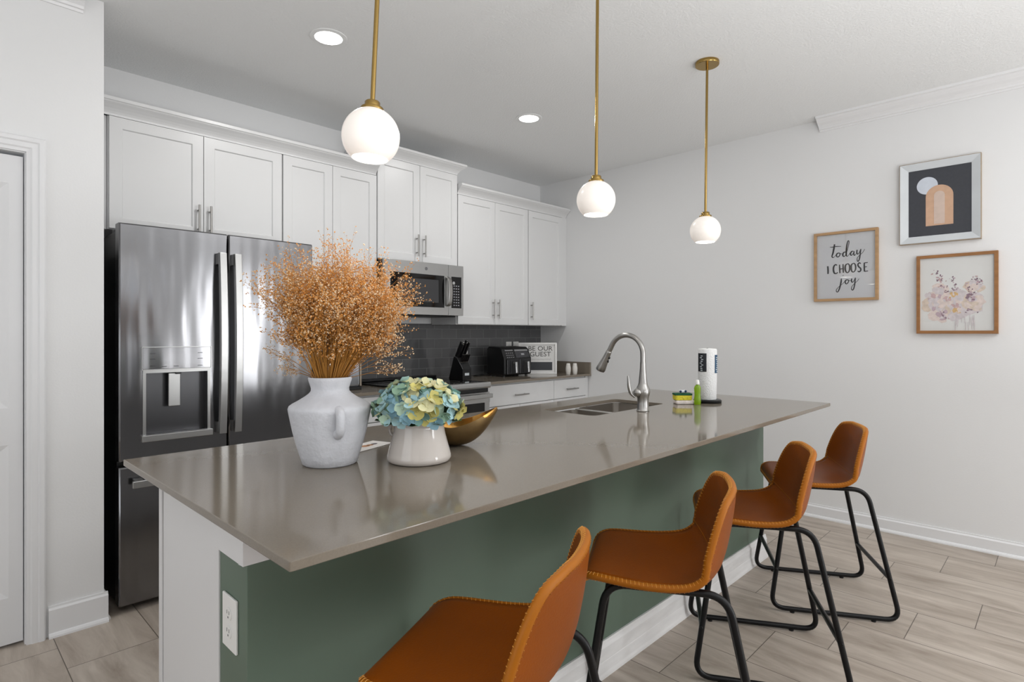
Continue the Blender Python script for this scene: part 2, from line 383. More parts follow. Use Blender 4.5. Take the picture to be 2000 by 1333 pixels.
# ---------------------------------------------------------------- upper cabinets
UY = 3.46; DT = 0.02
def shaker(x0, x1, z0, z1, y=UY, st=0.055, rec=0.008):
    # a door or drawer front with a frame and a recessed panel, front face at y
    m = MB(); yb = y+DT; a, b, c, d = x0+st, x1-st, z0+st, z1-st
    v = [(x0, y, z0), (x1, y, z0), (x1, y, z1), (x0, y, z1), (a, y, c), (b, y, c), (b, y, d), (a, y, d)]
    e = 0.004
    v += [(a+e, y+rec, c+e), (b-e, y+rec, c+e), (b-e, y+rec, d-e), (a+e, y+rec, d-e), (x0, yb, z0), (x1, yb, z0), (x1, yb, z1), (x0, yb, z1)]
    f = [(0, 1, 5, 4), (1, 2, 6, 5), (2, 3, 7, 6), (3, 0, 4, 7), (4, 5, 9, 8), (5, 6, 10, 9), (6, 7, 11, 10), (7, 4, 8, 11), (8, 9, 10, 11), (0, 12, 13, 1), (1, 13, 14, 2), (2, 14, 15, 3), (3, 15, 12, 0), (15, 14, 13, 12)]
    return m.add(v, f)
def slab(x0, x1, z0, z1, y=UY): return MB().box(x0, x1, y, y+DT, z0, z1)
def bar_handle(p, L, vertical=True, y=UY, r=0.006, so=0.03):
    x, z = p; m = MB()
    if vertical:
        m.tube([(x, y-so, z-L/2), (x, y-so, z+L/2)], r, 12)
        for s in (-1, 1): m.tube([(x, y-so, z+s*(L/2-0.028)), (x, y, z+s*(L/2-0.028))], r*0.8, 10)
    else:
        m.tube([(x-L/2, y-so, z), (x+L/2, y-so, z)], r, 12)
        for s in (-1, 1): m.tube([(x+s*(L/2-0.028), y-so, z), (x+s*(L/2-0.028), y, z)], r*0.8, 10)
    return m
def cabinet_box(m, x0, x1, y0, y1, z0, z1): return m.box(x0, x1, y0, y1, z0, z1)
def upper(label, x0, x1, z0, z1, splits, handles, hz, group='white shaker wall cabinets'):
    t = thing('wall_cabinet', ((x0+x1)/2, YB-0.17, z0), label, 'cabinet', group)
    MB().box(x0+0.0008, x1-0.0008, UY+DT+0.001, YB-0.001 if z0 > 1.4 else YB-0.009, z0, z1).build('body', CAB, t, bevel=0.001)
    for i in range(len(splits)-1):
        a, b = splits[i]+0.0015, splits[i+1]-0.0015
        d = shaker(a, b, z0+0.004, z1-0.004).build('door', CAB, t, bevel=0.0012)
        if handles[i] is not None: bar_handle((handles[i], hz), 0.16).build('handle', NICKEL, d)
    return t
ZT = 2.373
upper('white two-door cabinet above the refrigerator', 0.665, 1.556, 1.80, ZT, (0.669, 1.109, 1.553), (1.079, 1.139), 1.90)
upper('tall white two-door cabinet between the refrigerator cabinet and the microwave', 1.556, 2.226, 1.342, ZT, (1.559, 1.890, 2.223), (1.86, 1.92), 1.47)
upper('raised white two-door cabinet above the microwave', 2.226, 2.960, 1.795, 2.520, (2.229, 2.593, 2.957), (2.560, 2.626), 1.918)
upper('tall white two-door cabinet right of the microwave', 2.960, 3.785, 1.342, ZT, (2.963, 3.372, 3.782), (3.343, 3.402), 1.475)
t = upper('tall white single-door cabinet in the right corner', 3.785, 4.328, 1.342, ZT, (3.788, 4.262), (3.818,), 1.47)
MB().box(4.2645, 4.3285, UY+0.006, UY+DT+0.001, 1.342, ZT).build('filler_strip', CAB, t)
t = thing('filler_panel', (0.62, UY+0.03, 1.79), 'narrow white filler panel between the left wall and the refrigerator cabinet', 'panel')
MB().box(0.577, 0.664, UY+0.03, UY+0.05, 1.80, ZT).build('panel', CAB, t)
# crown moulding on the cabinets
def cab_crown(label, x0, x1, zb, left_ret, right_ret, h=0.078, pr=0.06):
    prof = [(0, 0), (0.004, 0), (0.006, 0.010), (0.012, 0.020), (0.022, 0.032), (0.036, 0.044), (0.050, 0.054), (0.055, 0.060), (0.060, 0.062), (0.060, h), (0, h)]
    yf = UY+0.012; m = MB(); rows = []
    for d, z in prof:
        r = []
        if left_ret: r.append((x0-d, YB-0.002, zb+z))
        r.append((x0-(d if left_ret else 0), yf-d, zb+z)); r.append((x1+(d if right_ret else 0), yf-d, zb+z))
        if right_ret: r.append((x1+d, YB-0.002, zb+z))
        rows.append(r)
    k = len(rows[0]); n = len(rows); v = [p for r in rows for p in r]; f = []
    for i in range(n):
        j = (i+1) % n
        for q in range(k-1): f.append((i*k+q, i*k+q+1, j*k+q+1, j*k+q))
    f.append(tuple(i*k for i in range(n))); f.append(tuple(i*k+k-1 for i in reversed(range(n))))
    m.add(v, f)
    m.box(x0, x1, yf, YB-0.002, zb+h-0.004, zb+h)
    o = m.build('cabinet_crown_molding', CAB); tag(o, label, 'molding', 'crown moldings on top of the cabinets')
cab_crown('long white crown molding on the cabinets over the refrigerator', 0.580, 2.222, ZT+0.0005, False, False)
cab_crown('raised white crown molding over the microwave cabinet', 2.227, 2.959, 2.5205, True, True)
cab_crown('white crown molding on the right-hand wall cabinets', 3.022-0.058, 4.326, ZT+0.0005, False, False)

# ---------------------------------------------------------------- base cabinets, worktop
BY = 3.20; CT = 0.900; CB = 0.880
QUARTZ = mat('taupe_quartz', '#7f766a', 0.09, nscale=300, namt=0.05, spec=0.5)
def base_cab(label, x0, x1, doors, right_filler=0):
    t = thing('base_cabinet', ((x0+x1)/2, 3.5, 0), label, 'cabinet', 'white base cabinets along the back wall')
    m = MB().box(x0+0.0008, x1-0.0008, BY+DT+0.001, YB-0.001, 0.10, CB-0.0005).box(x0+0.0008, x1-0.0008, BY+0.08, YB-0.001, 0, 0.10); m.build('body', CAB, t)
    xe = x1-right_filler
    d = slab(x0+0.002, xe-0.002, 0.703, CB-0.016, BY).build('drawer', CAB, t, bevel=0.0015)
    bar_handle(((x0+xe)/2, 0.778), 0.16, False, BY).build('handle', NICKEL, d)
    n = doors
    for i in range(n):
        a = x0+(xe-x0)*i/n+0.002; b = x0+(xe-x0)*(i+1)/n-0.002
        d = shaker(a, b, 0.105, 0.697, BY).build('door', CAB, t, bevel=0.0012)
        bar_handle((b-0.03 if i == 0 else a+0.03, 0.60), 0.16, True, BY).build('handle', NICKEL, d)
    if right_filler: MB().box(xe+0.001, x1-0.001, BY+0.008, BY+DT+0.001, 0.1, CB-0.001).build('filler_strip', CAB, t)
    return t
base_cab('white base cabinet with drawer left of the range', 1.575, 2.226, 2)
base_cab('wide white base cabinet with drawer right of the range', 2.966, 3.829, 2)
base_cab('narrow white base cabinet with drawer in the right corner', 3.829, 4.328, 1, 0.04)
t = thing('worktop', (1.9, 3.48, CB), 'short taupe quartz worktop between refrigerator and range', 'worktop')
MB().box(1.570, 2.229, 3.17, YB-0.009, CB, CT).build('slab', QUARTZ, t, bevel=0.002)
t = thing('worktop', (3.65, 3.48, CB), 'taupe quartz worktop right of the range with a side splash on the wall', 'worktop')
MB().box(2.962, XR-0.001, 3.17, YB-0.009, CB, CT).build('slab', QUARTZ, t, bevel=0.002)
MB().box(XR-0.021, XR-0.001, 3.172, YB-0.009, CT+0.0003, CT+0.104).build('side_splash', QUARTZ, t, bevel=0.0015)
# ---------------------------------------------------------------- refrigerator
FX0, FX1, FS, FY = 0.632, 1.556, 1.097, 3.075
t = thing('refrigerator', ((FX0+FX1)/2, 3.4, 0), 'stainless steel french-door refrigerator with an ice and water dispenser', 'refrigerator')
m = MB().box(FX0+0.006, FX1-0.006, FY+0.075, YB-0.03, 0.03, 1.745); m.build('body', BLACKP, t, bevel=0.004)
for ya in (FY+0.10, YB-0.12): MB().box(FX0+0.02, FX1-0.02, ya, ya+0.06, 0.0, 0.0299).build('foot_grille', BLACKP, t)
m = MB().box(FX0+0.012, FX0+0.10, FY+0.055, FY+0.19, 1.7455, 1.762); m.build('hinge_cap', DARKG, t, bevel=0.003)
m = MB().box(FX1-0.10, FX1-0.012, FY+0.055, FY+0.19, 1.7455, 1.762); m.build('hinge_cap', DARKG, t, bevel=0.003)
def convex_door(x0, x1, z0, z1, hole=None, bulge=0.010, xc=None, hw=None, nx=16):
    xc = (FX0+FX1)/2 if xc is None else xc; hw = (FX1-FX0)/2 if hw is None else hw
    fy = lambda x: FY-bulge*(1-((x-xc)/hw)**2)
    e = 0.006
    xs = sorted(set([x0, x0+e]+[x0+e+(x1-x0-2*e)*i/nx for i in range(nx+1)]+[x1]+([hole[0], hole[1]] if hole else [])))
    zs = sorted(set([z0, z0+e, z1-e, z1]+([hole[2], hole[3]] if hole else [])))
    def Y(x, z):
        y = fy(x)
        if x in (x0, x1): y += e*0.9
        if z in (z0, z1): y += e*0.9
        return y
    m = MB(); v = [(x, Y(x, z), z) for z in zs for x in xs]; nx_ = len(xs); f = []
    for j in range(len(zs)-1):
        for i in range(nx_-1):
            cx, cz = (xs[i]+xs[i+1])/2, (zs[j]+zs[j+1])/2
            if hole and hole[0] < cx < hole[1] and hole[2] < cz < hole[3]: continue
            f.append((j*nx_+i, j*nx_+i+1, (j+1)*nx_+i+1, (j+1)*nx_+i))
    m.add(v, f, 0, True)
    yb = FY+0.068
    # sides, top, bottom, back
    top = [(x, Y(x, z1), z1) for x in xs]; bot = [(x, Y(x, z0), z0) for x in xs]
    n = len(xs)
    m.add(top+[(x, yb, z1) for x in xs], [(i, i+1, n+i+1, n+i) for i in range(n-1)])
    m.add(bot+[(x, yb, z0) for x in xs], [(n+i, n+i+1, i+1, i) for i in range(n-1)])
    for x in (x0, x1):
        k = len(zs); m.add([(x, Y(x, z), z) for z in zs]+[(x, yb, z) for z in zs], [(i, i+1, k+i+1, k+i) for i in range(k-1)])
    m.add([(x0, yb, z0), (x1, yb, z0), (x1, yb, z1), (x0, yb, z1)], [(0, 1, 2, 3)])
    if hole:
        a, b, c, d = hole; 
        m.add([(a, fy(a), c), (b, fy(b), c), (b, fy(b), d), (a, fy(a), d), (a, yb-0.012, c), (b, yb-0.012, c), (b, yb-0.012, d), (a, yb-0.012, d)], [(0, 1, 5, 4), (1, 2, 6, 5), (2, 3, 7, 6), (3, 0, 4, 7)])
    return m, fy
HL = (0.737, 0.999, 0.803, 1.088)
m, fy = convex_door(FX0, FS-0.003, 0.690, 1.775, HL)
dl = m.build('door', STEEL, t, fix=True, sharp=35); dl['label'] = 'left door with the dispenser'
m, _ = convex_door(FS+0.003, FX1, 0.690, 1.775); dr = m.build('door', STEEL, t, sharp=35); dr['label'] = 'right door, plain'
m, _ = convex_door(FX0, FX1, 0.035, 0.664); fd = m.build('freezer_drawer', STEEL, t, sharp=35)
def fridge_handle(x, parent, z0=0.775, z1=1.675, wd=0.040):
    # flat bowed bar on two posts
    n = 14; v = []; f = []; m = MB()
    for i in range(n+1):
        s = i/n; z = z0+(z1-z0)*s; bow = 0.020*(1-(2*s-1)**2)
        yf = FY-0.052-bow; yk = yf+0.016
        v += [(x-wd/2, yk, z), (x-wd/2+0.004, yf, z), (x+wd/2-0.004, yf, z), (x+wd/2, yk, z)]
    for i in range(n):
        for k in range(4): f.append((i*4+k, i*4+(k+1) % 4, (i+1)*4+(k+1) % 4, (i+1)*4+k))
    f += [(0, 1, 2, 3), (n*4+3, n*4+2, n*4+1, n*4)]
    m.add(v, f)
    for z in (z0, z1-0.055): m.box(x-wd/2+0.004, x+wd/2-0.004, FY-0.044, FY-0.006, z, z+0.055)
    return m.build('handle', STEELF, parent, bevel=0.0015)
fridge_handle(1.060, dl); fridge_handle(1.132, dr)
m = MB().box(0.672, 1.516, FY-0.062, FY-0.044, 0.575, 0.607)
for x in (0.690, 1.470): m.box(x, x+0.035, FY-0.0445, FY-0.002, 0.580, 0.602)
m.build('handle', STEELF, fd, bevel=0.003)
# dispenser parts are sub-parts of the left door
m = MB()
def frontbox(m, x0, x1, z0, z1, proud, depth=0.012):
    n = 6; v = []; 
    for i in range(n+1):
        x = x0+(x1-x0)*i/n; y = fy(x)-proud
        v += [(x, y, z0), (x, y, z1), (x, y+depth, z1), (x, y+depth, z0)]
    f = [(i*4+k, i*4+(k+1) % 4, (i+1)*4+(k+1) % 4, (i+1)*4+k) for i in range(n) for k in range(4)]+[(3, 2, 1, 0), (n*4, n*4+1, n*4+2, n*4+3)]
    return m.add(v, f)
frontbox(m, 0.722, 1.014, 1.106, 1.207, 0.004); m.build('control_panel', STEEL, dl, bevel=0.001)
m = MB()
frontbox(m, 0.719, 1.017, 1.2075, 1.2105, 0.005); frontbox(m, 0.719, 0.7215, 1.104, 1.2105, 0.005); frontbox(m, 1.0145, 1.017, 1.104, 1.2105, 0.005); frontbox(m, 0.719, 1.017, 1.1025, 1.1055, 0.005)
frontbox(m, 0.724, 0.7365, 0.80, 1.089, 0.003); frontbox(m, 0.9995, 1.012, 0.80, 1.089, 0.003); frontbox(m, 0.724, 1.012, 1.0885, 1.1020, 0.006)
m.build('dispenser_bezel', STEELF, dl)
m = MB().box(HL[0], HL[1], FY+0.045, FY+0.052, HL[2], HL[3]); m.build('dispenser_recess', STEELD, dl)
m = MB().box(0.832, 0.884, FY+0.005, FY+0.017, 0.925, 1.085); m.build('paddle', STEELF, dl, bevel=0.003)
m = MB().box(0.862, 0.885, FY-0.004, FY+0.02, 1.078, 1.096); m.build('nozzle', BLACKP, dl)
m = MB(); frontbox(m, 0.717, 1.019, 0.772, 0.802, 0.022, 0.05); m.build('drip_tray', STEELF, dl, bevel=0.002)
for x, z in ((0.752, 1.178), (0.752, 1.152), (0.752, 1.120), (0.80, 1.116), (0.85, 1.116), (0.955, 1.178), (0.955, 1.150), (0.955, 1.116)):
    MB().box(x, x+0.021, fy(x)-0.0053, fy(x)-0.003, z, z+0.0025).build('control_mark', DARKG, dl)

# ---------------------------------------------------------------- microwave
MX0, MX1, MZ0, MZ1, MY = 2.230, 2.942, 1.408, 1.790, 3.372
t = thing('microwave', ((MX0+MX1)/2, 3.58, MZ0), 'stainless over-the-range microwave under the raised white cabinet', 'microwave')
MB().box(MX0, MX1, MY+0.03, YB-0.009, MZ0, MZ1).build('body', BLACKP, t, bevel=0.002)
dx = 2.793
m = MB().box(MX0, dx-0.0015, MY, MY+0.0295, 1.704, MZ1).box(MX0, dx-0.0015, MY, MY+0.0295, MZ0, 1.464).box(MX0, MX0+0.045, MY, MY+0.0295, 1.464, 1.704).box(2.755, dx-0.0015, MY, MY+0.0295, 1.464, 1.704)
d = m.build('door', STEELF, t, bevel=0.001)
MB().box(MX0+0.045, 2.755, MY+0.003, MY+0.029, 1.4645, 1.7035).build('window', BLACKG, d)
MB().box(MX0+0.11, 2.70, MY+0.0015, MY+0.0028, 1.50, 1.668).build('window_mesh', mat('oven_mesh', '#3a3a3c', 0.25), d)
# bowed vertical handle
P = [(2.785, MY-0.004, 1.475), (2.785, MY-0.030, 1.49), (2.785, MY-0.040, 1.53), (2.785, MY-0.044, 1.585), (2.785, MY-0.040, 1.64), (2.785, MY-0.030, 1.68), (2.785, MY-0.004, 1.697)]
m = MB(); n = len(P); wd = 0.017; v = []
for x, y, z in smooth_path(P, 4): v += [(x-wd, y+0.006, z), (x-wd+0.004, y, z), (x+wd-0.004, y, z), (x+wd, y+0.006, z)]
k = len(v)//4; m.add(v, [(i*4+a, i*4+(a+1) % 4, (i+1)*4+(a+1) % 4, (i+1)*4+a) for i in range(k-1) for a in range(4)]+[(0, 1, 2, 3), (k*4-1, k*4-2, k*4-3, k*4-4)], 0, True)
m.build('handle', NICKEL, d)
m = MB().box(dx+0.0015, MX1, MY, MY+0.0295, 1.704, MZ1).box(dx+0.0015, MX1, MY, MY+0.0295, MZ0, 1.464).box(dx+0.0015, 2.823, MY, MY+0.0295, 1.464, 1.704).box(2.924, MX1, MY, MY+0.0295, 1.464, 1.704)
m.build('control_surround', STEELF, t, bevel=0.001)
p = MB().box(2.8235, 2.9235, MY+0.002, MY+0.029, 1.4645, 1.7035).build('control_panel', BLACKG, t)
m = MB()
for r in range(8):
    for c in range(3): m.box(2.845+c*0.022, 2.857+c*0.022, MY+0.0008, MY+0.0019, 1.482+r*0.021, 1.490+r*0.021)
m.build('control_marks', mat('panel_print', '#8e8e92', 0.5), p)
m = MB().lathe([(0, 0), (0.011, 0.0), (0.012, -0.004), (0, -0.004)], (2.845, MY+0.0018, 1.655), 20, (0, 1, 0)); m.build('knob', CHROME, p)
m = MB().lathe([(0, -0.0015), (0.012, -0.0015), (0.0125, 0), (0, 0)], (2.585, MY, 1.745), 28, (0, 1, 0)); m.build('emblem', mat('badge_grey', '#7b7b7d', 0.3, 0.8), d)
m = MB().box(MX0+0.03, MX1-0.03, MY+0.06, YB-0.05, MZ0-0.012, MZ0-0.0005); m.build('vent_grille', BLACKP, t, bevel=0.002)

# ---------------------------------------------------------------- range
RX0, RX1, RY = 2.233, 2.955, 3.085
t = thing('range', ((RX0+RX1)/2, 3.42, 0), 'stainless slide-in electric range with a black glass cooktop', 'stove')
MB().box(RX0+0.004, RX1-0.004, RY+0.045, YB-0.03, 0.02, 0.868).box(RX0+0.03, RX1-0.03, RY+0.1, YB-0.06, 0, 0.02).build('body', STEELD, t)
BPRINT = mat('burner_print', '#5d5a58', 0.4)
c = MB().box(RX0-0.003, RX1+0.006, RY+0.03, YB-0.012, 0.9015, 0.911).build('cooktop', BLACKG, t, bevel=0.002)
m = MB().box(RX0-0.003, RX1+0.006, YB-0.075, YB-0.012, 0.9115, 0.930); m.build('rear_vent_trim', BLACKP, t, bevel=0.004)
m = MB().prism([(RY, 0.874), (RY-0.004, 0.882), (RY-0.004, 0.898), (RY+0.002, 0.9125), (RY+0.034, 0.9125), (RY+0.034, 0.901), (RY+0.044, 0.901), (RY+0.044, 0.869), (RY+0.004, 0.869)], lambda a, b, d: (d, a, b), RX0-0.002, RX1+0.005)
m.build('front_trim', STEELF, t)
for x, y in ((2.42, 3.30), (2.77, 3.30), (2.42, 3.58), (2.77, 3.58)):
    m = MB()
    for r in (0.085, 0.055): m.lathe([(r, 0), (r+0.0015, 0), (r+0.0015, 0.0004), (r, 0.0004), (r, 0)], (x, y, 0.9111), 40)
    m.build('burner_ring', BPRINT, c)
m = MB(); random.seed(3)
for i in range(26):
    x = 2.62+0.011*i; m.box(x, x+0.005, RY+0.055, RY+0.059, 0.9111, 0.9115)
    if i % 3: m.box(x, x+0.004, RY+0.075, RY+0.081, 0.9111, 0.9115)
m.build('control_marks', mat('cooktop_print', '#a9a5a2', 0.5), c)
MB().box(RX0+0.012, RX1-0.010, RY+0.012, RY+0.044, 0.840, 0.8685).build('vent_gap', BLACKP, t)
m = MB().box(RX0+0.002, RX1-0.002, RY+0.004, RY+0.044, 0.765, 0.838).box(RX0+0.002, RX1-0.002, RY+0.004, RY+0.044, 0.25, 0.38).box(RX0+0.002, RX0+0.05, RY+0.004, RY+0.044, 0.38, 0.765).box(RX1-0.05, RX1-0.002, RY+0.004, RY+0.044, 0.38, 0.765)
d = m.build('oven_door', STEELF, t, bevel=0.002)
MB().box(RX0+0.0505, RX1-0.0505, RY+0.008, RY+0.040, 0.3805, 0.7645).build('window', BLACKG, d)
m = MB().box(RX0+0.02, RX1-0.012, RY-0.045, RY-0.022, 0.800, 0.830)
for x in (RX0+0.04, RX1-0.075): m.box(x, x+0.04, RY-0.0225, RY+0.005, 0.803, 0.827)
m.build('handle', STEELF, d, bevel=0.004)
MB().box(RX0+0.002, RX1-0.002, RY+0.006, RY+0.044, 0.06, 0.245).build('storage_drawer', STEELF, t, bevel=0.002)

# ---------------------------------------------------------------- kitchen island
IX0, IX1, IY0, IY1, IT, IB = 0.419, 3.357, 0.906, 1.988, 0.905, 0.8875
GX0, GX1, GY0, GY1 = 0.487, 3.355, 1.252, 1.410
t = thing('kitchen_island', ((GX0+GX1)/2, 1.6, 0), 'long kitchen island with a green painted front and white end', 'kitchen island')
MB().box(GX0, GX1, GY0, GY1, 0, IB-0.0005).build('knee_wall', GREEN, t, bevel=0.0015)
# apron under the slab, wraps the knee wall
m = MB().box(GX0-0.018, GX1+0.004, GY0-0.022, GY0-0.0003, 0.790, IB-0.0006).box(GX0-0.018, GX0-0.0003, GY0-0.0003, GY1, 0.790, IB-0.0006)
m.build('apron_trim', ISLW, t, bevel=0.001)
m = MB().box(GX0+0.004, GX1-0.002, GY1+0.001, 1.845, 0.10, IB-0.0006).box(GX0+0.004, GX1-0.002, GY1+0.001, 1.78, 0, 0.10)
# open the carcass where the sink bowls hang
m = MB()
for (a, b) in ((GX0+0.016, 2.02), (2.80, GX1-0.002)): m.box(a, b, GY1+0.001, 1.845, 0.10, IB-0.0006)
m.box(2.02, 2.80, GY1+0.001, 1.845, 0.10, 0.62).box(GX0+0.016, GX1-0.002, GY1+0.001, 1.78, 0, 0.10)
m.build('cabinet_body', CAB, t)
MB().box(GX0-0.003, GX0+0.0155, GY1+0.0008, 1.838, 0, IB-0.0006).build('end_panel', ISLW, t, bevel=0.001)
MB().box(GX0-0.006, GX0+0.0155, 1.8455, 1.873, 0, IB-0.0006).build('face_strip', ISLW, t, bevel=0.002)
for i in range(5):
    a = GX0+0.02+i*0.567; b = a+0.563
    d = MB().box(a, b, 1.8465, 1.864, 0.70, 0.868).build('drawer', CAB, t, bevel=0.0015)
    d2 = MB().box(a, b, 1.8465, 1.864, 0.105, 0.695).build('door', CAB, t, bevel=0.0015)
IBP = [(0, 0), (0.022, 0), (0.0215, 0.010), (0.019, 0.020), (0.016, 0.052), (0.0155, 0.056), (0.014, 0.058), (0.014, 0.105), (0.009, 0.116), (0.007, 0.128), (0, 0.128)]
m = MB().prism(IBP, lambda a, b, d: (d, GY0-0.0003-a, b), GX0, GX1+0.012)
m.build('baseboard', mat('island_baseboard_paint', '#e2e1e0', 0.4, nscale=9, namt=0.05, stretch=(1, 1, 5)), t)
# slab with a sink cut-out
SX0, SX1, SY0, SY1 = 2.098, 2.722, 1.522, 1.832
def slab_with_hole(x0, x1, y0, y1, z0, z1, h):
    a, b, c, d = h; m = MB()
    r = 0.03
    def rr(a, b, c, d, r, k=5):
        pts = []
        for cx, cy, s in ((b-r, d-r, 0), (a+r, d-r, 1), (a+r, c+r, 2), (b-r, c+r, 3)):
            for i in range(k+1):
                t = PI/2*(s+i/k); pts.append((cx+r*math.cos(t), cy+r*math.sin(t)))
        return pts
    inner = rr(a, b, c, d, r); outer = rr(x0, x1, y0, y1, 0.004)
    n = len(inner)
    for z, flip in ((z1, 0), (z0, 1)):
        v = [(p[0], p[1], z) for p in outer]+[(p[0], p[1], z) for p in inner]
        m.add(v, [(i, (i+1) % n, n+(i+1) % n, n+i) for i in range(n)])
    for ring in (outer, inner):
        m.add([(p[0], p[1], z0) for p in ring]+[(p[0], p[1], z1) for p in ring], [(i, (i+1) % n, n+(i+1) % n, n+i) for i in range(n)])
    return m
o = slab_with_hole(IX0, IX1, IY0, IY1, IB, IT, (SX0, SX1, SY0, SY1)).build('island_countertop', QUARTZ, bevel=0.0018, sharp=30)
tag(o, 'polished taupe quartz countertop on the kitchen island', 'countertop')
# undermount double sink
SINK = mat('sink_steel', '#a8a29a', 0.36, 1.0)
t = thing('kitchen_sink', ((SX0+SX1)/2, 1.68, 0.70), 'stainless undermount double-bowl sink in the island countertop', 'sink')
def bowl(x0, x1, y0, y1, zt, zb, r=0.03):
    k = 6
    def ring(e, z, r):
        pts = []
        for cx, cy, s in ((x1-e-r, y1-e-r, 0), (x0+e+r, y1-e-r, 1), (x0+e+r, y0+e+r, 2), (x1-e-r, y0+e+r, 3)):
            for i in range(k+1):
                t_ = PI/2*(s+i/k); pts.append((cx+r*math.cos(t_), cy+r*math.sin(t_), z))
        return pts
    R = [ring(0, zt, r), ring(0.004, zb+0.02, r), ring(0.012, zb+0.005, r), ring(0.03, zb, r), ring(0.027, zb-0.002, r), ring(-0.002, zb+0.01, r+0.004), ring(-0.003, zt, r+0.002)]
    n = len(R[0]); m = MB(); v = [p for q in R for p in q]; f = []
    for j in range(len(R)):
        j2 = (j+1) % len(R)
        if j == 3: continue
        for i in range(n): f.append((j*n+i, j*n+(i+1) % n, j2*n+(i+1) % n, j2*n+i))
    f.append(tuple(3*n+i for i in range(n))); f.append(tuple(4*n+i for i in reversed(range(n))))
    return m.add(v, f, 0, True)
xm = 2.365
for i, (a, b) in enumerate(((SX0+0.001, xm-0.012), (xm+0.012, SX1-0.001))):
    bo = bowl(a, b, SY0+0.001, SY1-0.001, IB-0.0015 if i else 0.882, 0.70).build('bowl', SINK, t)
    MB().lathe([(0, 0.001), (0.03, 0.001), (0.042, 0.004), (0.045, 0.001), (0.045, 0), (0, 0)], ((a+b)/2, 1.70, 0.7003), 28).build('drain', CHROME, bo)
MB().box(xm-0.0118, xm+0.0118, SY0+0.004, SY1-0.004, 0.862, 0.8855).build('divider', NICKEL, t, bevel=0.004)

# faucet
t = thing('kitchen_faucet', (2.385, 1.445, IT), 'brushed nickel pull-down gooseneck faucet on the island', 'faucet')
fx, fy_ = 2.385, 1.447
MB().lathe([(0, 0), (0.029, 0), (0.0295, 0.004), (0.0265, 0.008), (0.0265, 0.062), (0.030, 0.075), (0.033, 0.092), (0.031, 0.108), (0.024, 0.122), (0.0205, 0.135), (0.0175, 0.165), (0.0145, 0.20), (0.0135, 0.23)], (fx, fy_, IT+0.0005), 36).build('body', NICKEL, t)
# spout arcs over the sink (towards +Y)
S = [(fx, fy_, IT+0.228), (fx, fy_, IT+0.27)]
rr_ = 0.092
S += [(fx, fy_+rr_-rr_*math.cos(a), IT+0.27+rr_*0.98*math.sin(a)) for a in [PI*i/22 for i in range(1, 20)]]
e = Vector(S[-1]); dd = (Vector(S[-1])-Vector(S[-2])).normalized()
S += [tuple(e+dd*0.03)]
MB().tube(S, 0.0125, 18).build('spout', NICKEL, t)
e2 = e+dd*0.03
MB().lathe([(0, 0), (0.0125, 0), (0.0145, 0.004), (0.0145, 0.012), (0.0165, 0.04), (0.022, 0.085), (0.0245, 0.104), (0.0225, 0.112), (0, 0.112)], tuple(e2), 30, tuple(dd)).build('spray_head', NICKEL, t)
side = Vector((0, -dd.z, dd.y)); side = side if side.y < 0 else -side
q = e2+dd*0.03+side*0.0165
MB().sphere(q, 0.007, 12, 8, (0.8, 0.8, 1)).sphere(q+dd*0.018+side*0.002, 0.0055, 12, 8, (0.8, 0.7, 1.6)).build('spray_button', BLACKP, t)
# ball joint and lever, on the -X side
MB().sphere((fx-0.026, fy_+0.012, IT+0.090), 0.021, 18, 12).build('valve_ball', NICKEL, t)
lv = smooth_path([(fx-0.036, fy_+0.022, IT+0.068), (fx-0.050, fy_+0.034, IT+0.085), (fx-0.056, fy_+0.040, IT+0.115), (fx-0.058, fy_+0.042, IT+0.145), (fx-0.060, fy_+0.044, IT+0.168)], 6)
k = len(lv); m = MB().tube(lv, [0.0045+0.004*math.sin(PI*min(1, i/(k-1)*1.05)) for i in range(k)], 12); m.build('lever', NICKEL, t)

# wall outlet on the green end of the island
def outlet(loc_label, fn, w_=0.079, h_=0.118, name='wall_outlet', double=True, rocker=False, group=None):
    # fn(a, b, d): a across, b up, d outwards
    o0 = fn(0, 0, 0)
    t = thing(name, o0, loc_label, 'outlet' if not rocker else 'light switch', group)
    m = MB(); m.prism([(-w_/2, -h_/2), (w_/2, -h_/2), (w_/2, h_/2), (-w_/2, h_/2)], fn, 0.0003, 0.006)
    pl = m.build('cover_plate', WHITEP, t, bevel=0.002)
    if rocker:
        MB().prism([(-0.016, -0.033), (0.016, -0.033), (0.016, 0.033), (-0.016, 0.033)], fn, 0.0062, 0.009).build('rocker', WHITEP, t, bevel=0.001)
    else:
        for b in (-0.02, 0.02):
            P = [(0.0165*math.cos(a)*1.0, b+0.0145*math.sin(a)) for a in [2*PI*i/20 for i in range(20)]]
            r = MB().prism(P, fn, 0.0062, 0.0078).build('receptacle', WHITEP, t)
            m = MB()
            for a in (-0.006, 0.006): m.prism([(a-0.001, b), (a+0.001, b), (a+0.001, b+0.008), (a-0.001, b+0.008)], fn, 0.0077, 0.0081)
            m.prism([(-0.002, b-0.009), (0.002, b-0.009), (0.002, b-0.005), (-0.002, b-0.005)], fn, 0.0077, 0.0081)
            m.build('slots', DARKG, r)
    return t
outlet('white duplex outlet on the green end of the island', lambda a, b, d: (GX0-d, 1.340+a, 0.632+b))
yw = YB-0.008
outlet('white outlet plate behind the air fryer, left of a twin plate', lambda a, b, d: (3.872+a, yw-d, 1.135+b), 0.072, 0.115)
outlet('white switch plate behind the air fryer, next to the sign', lambda a, b, d: (3.968+a, yw-d, 1.135+b), 0.072, 0.115, name='wall_switch', rocker=True)
outlet('white outlet plate on the tile behind the knife block', lambda a, b, d: (3.318+a, yw-d, 1.137+b), 0.072, 0.115)
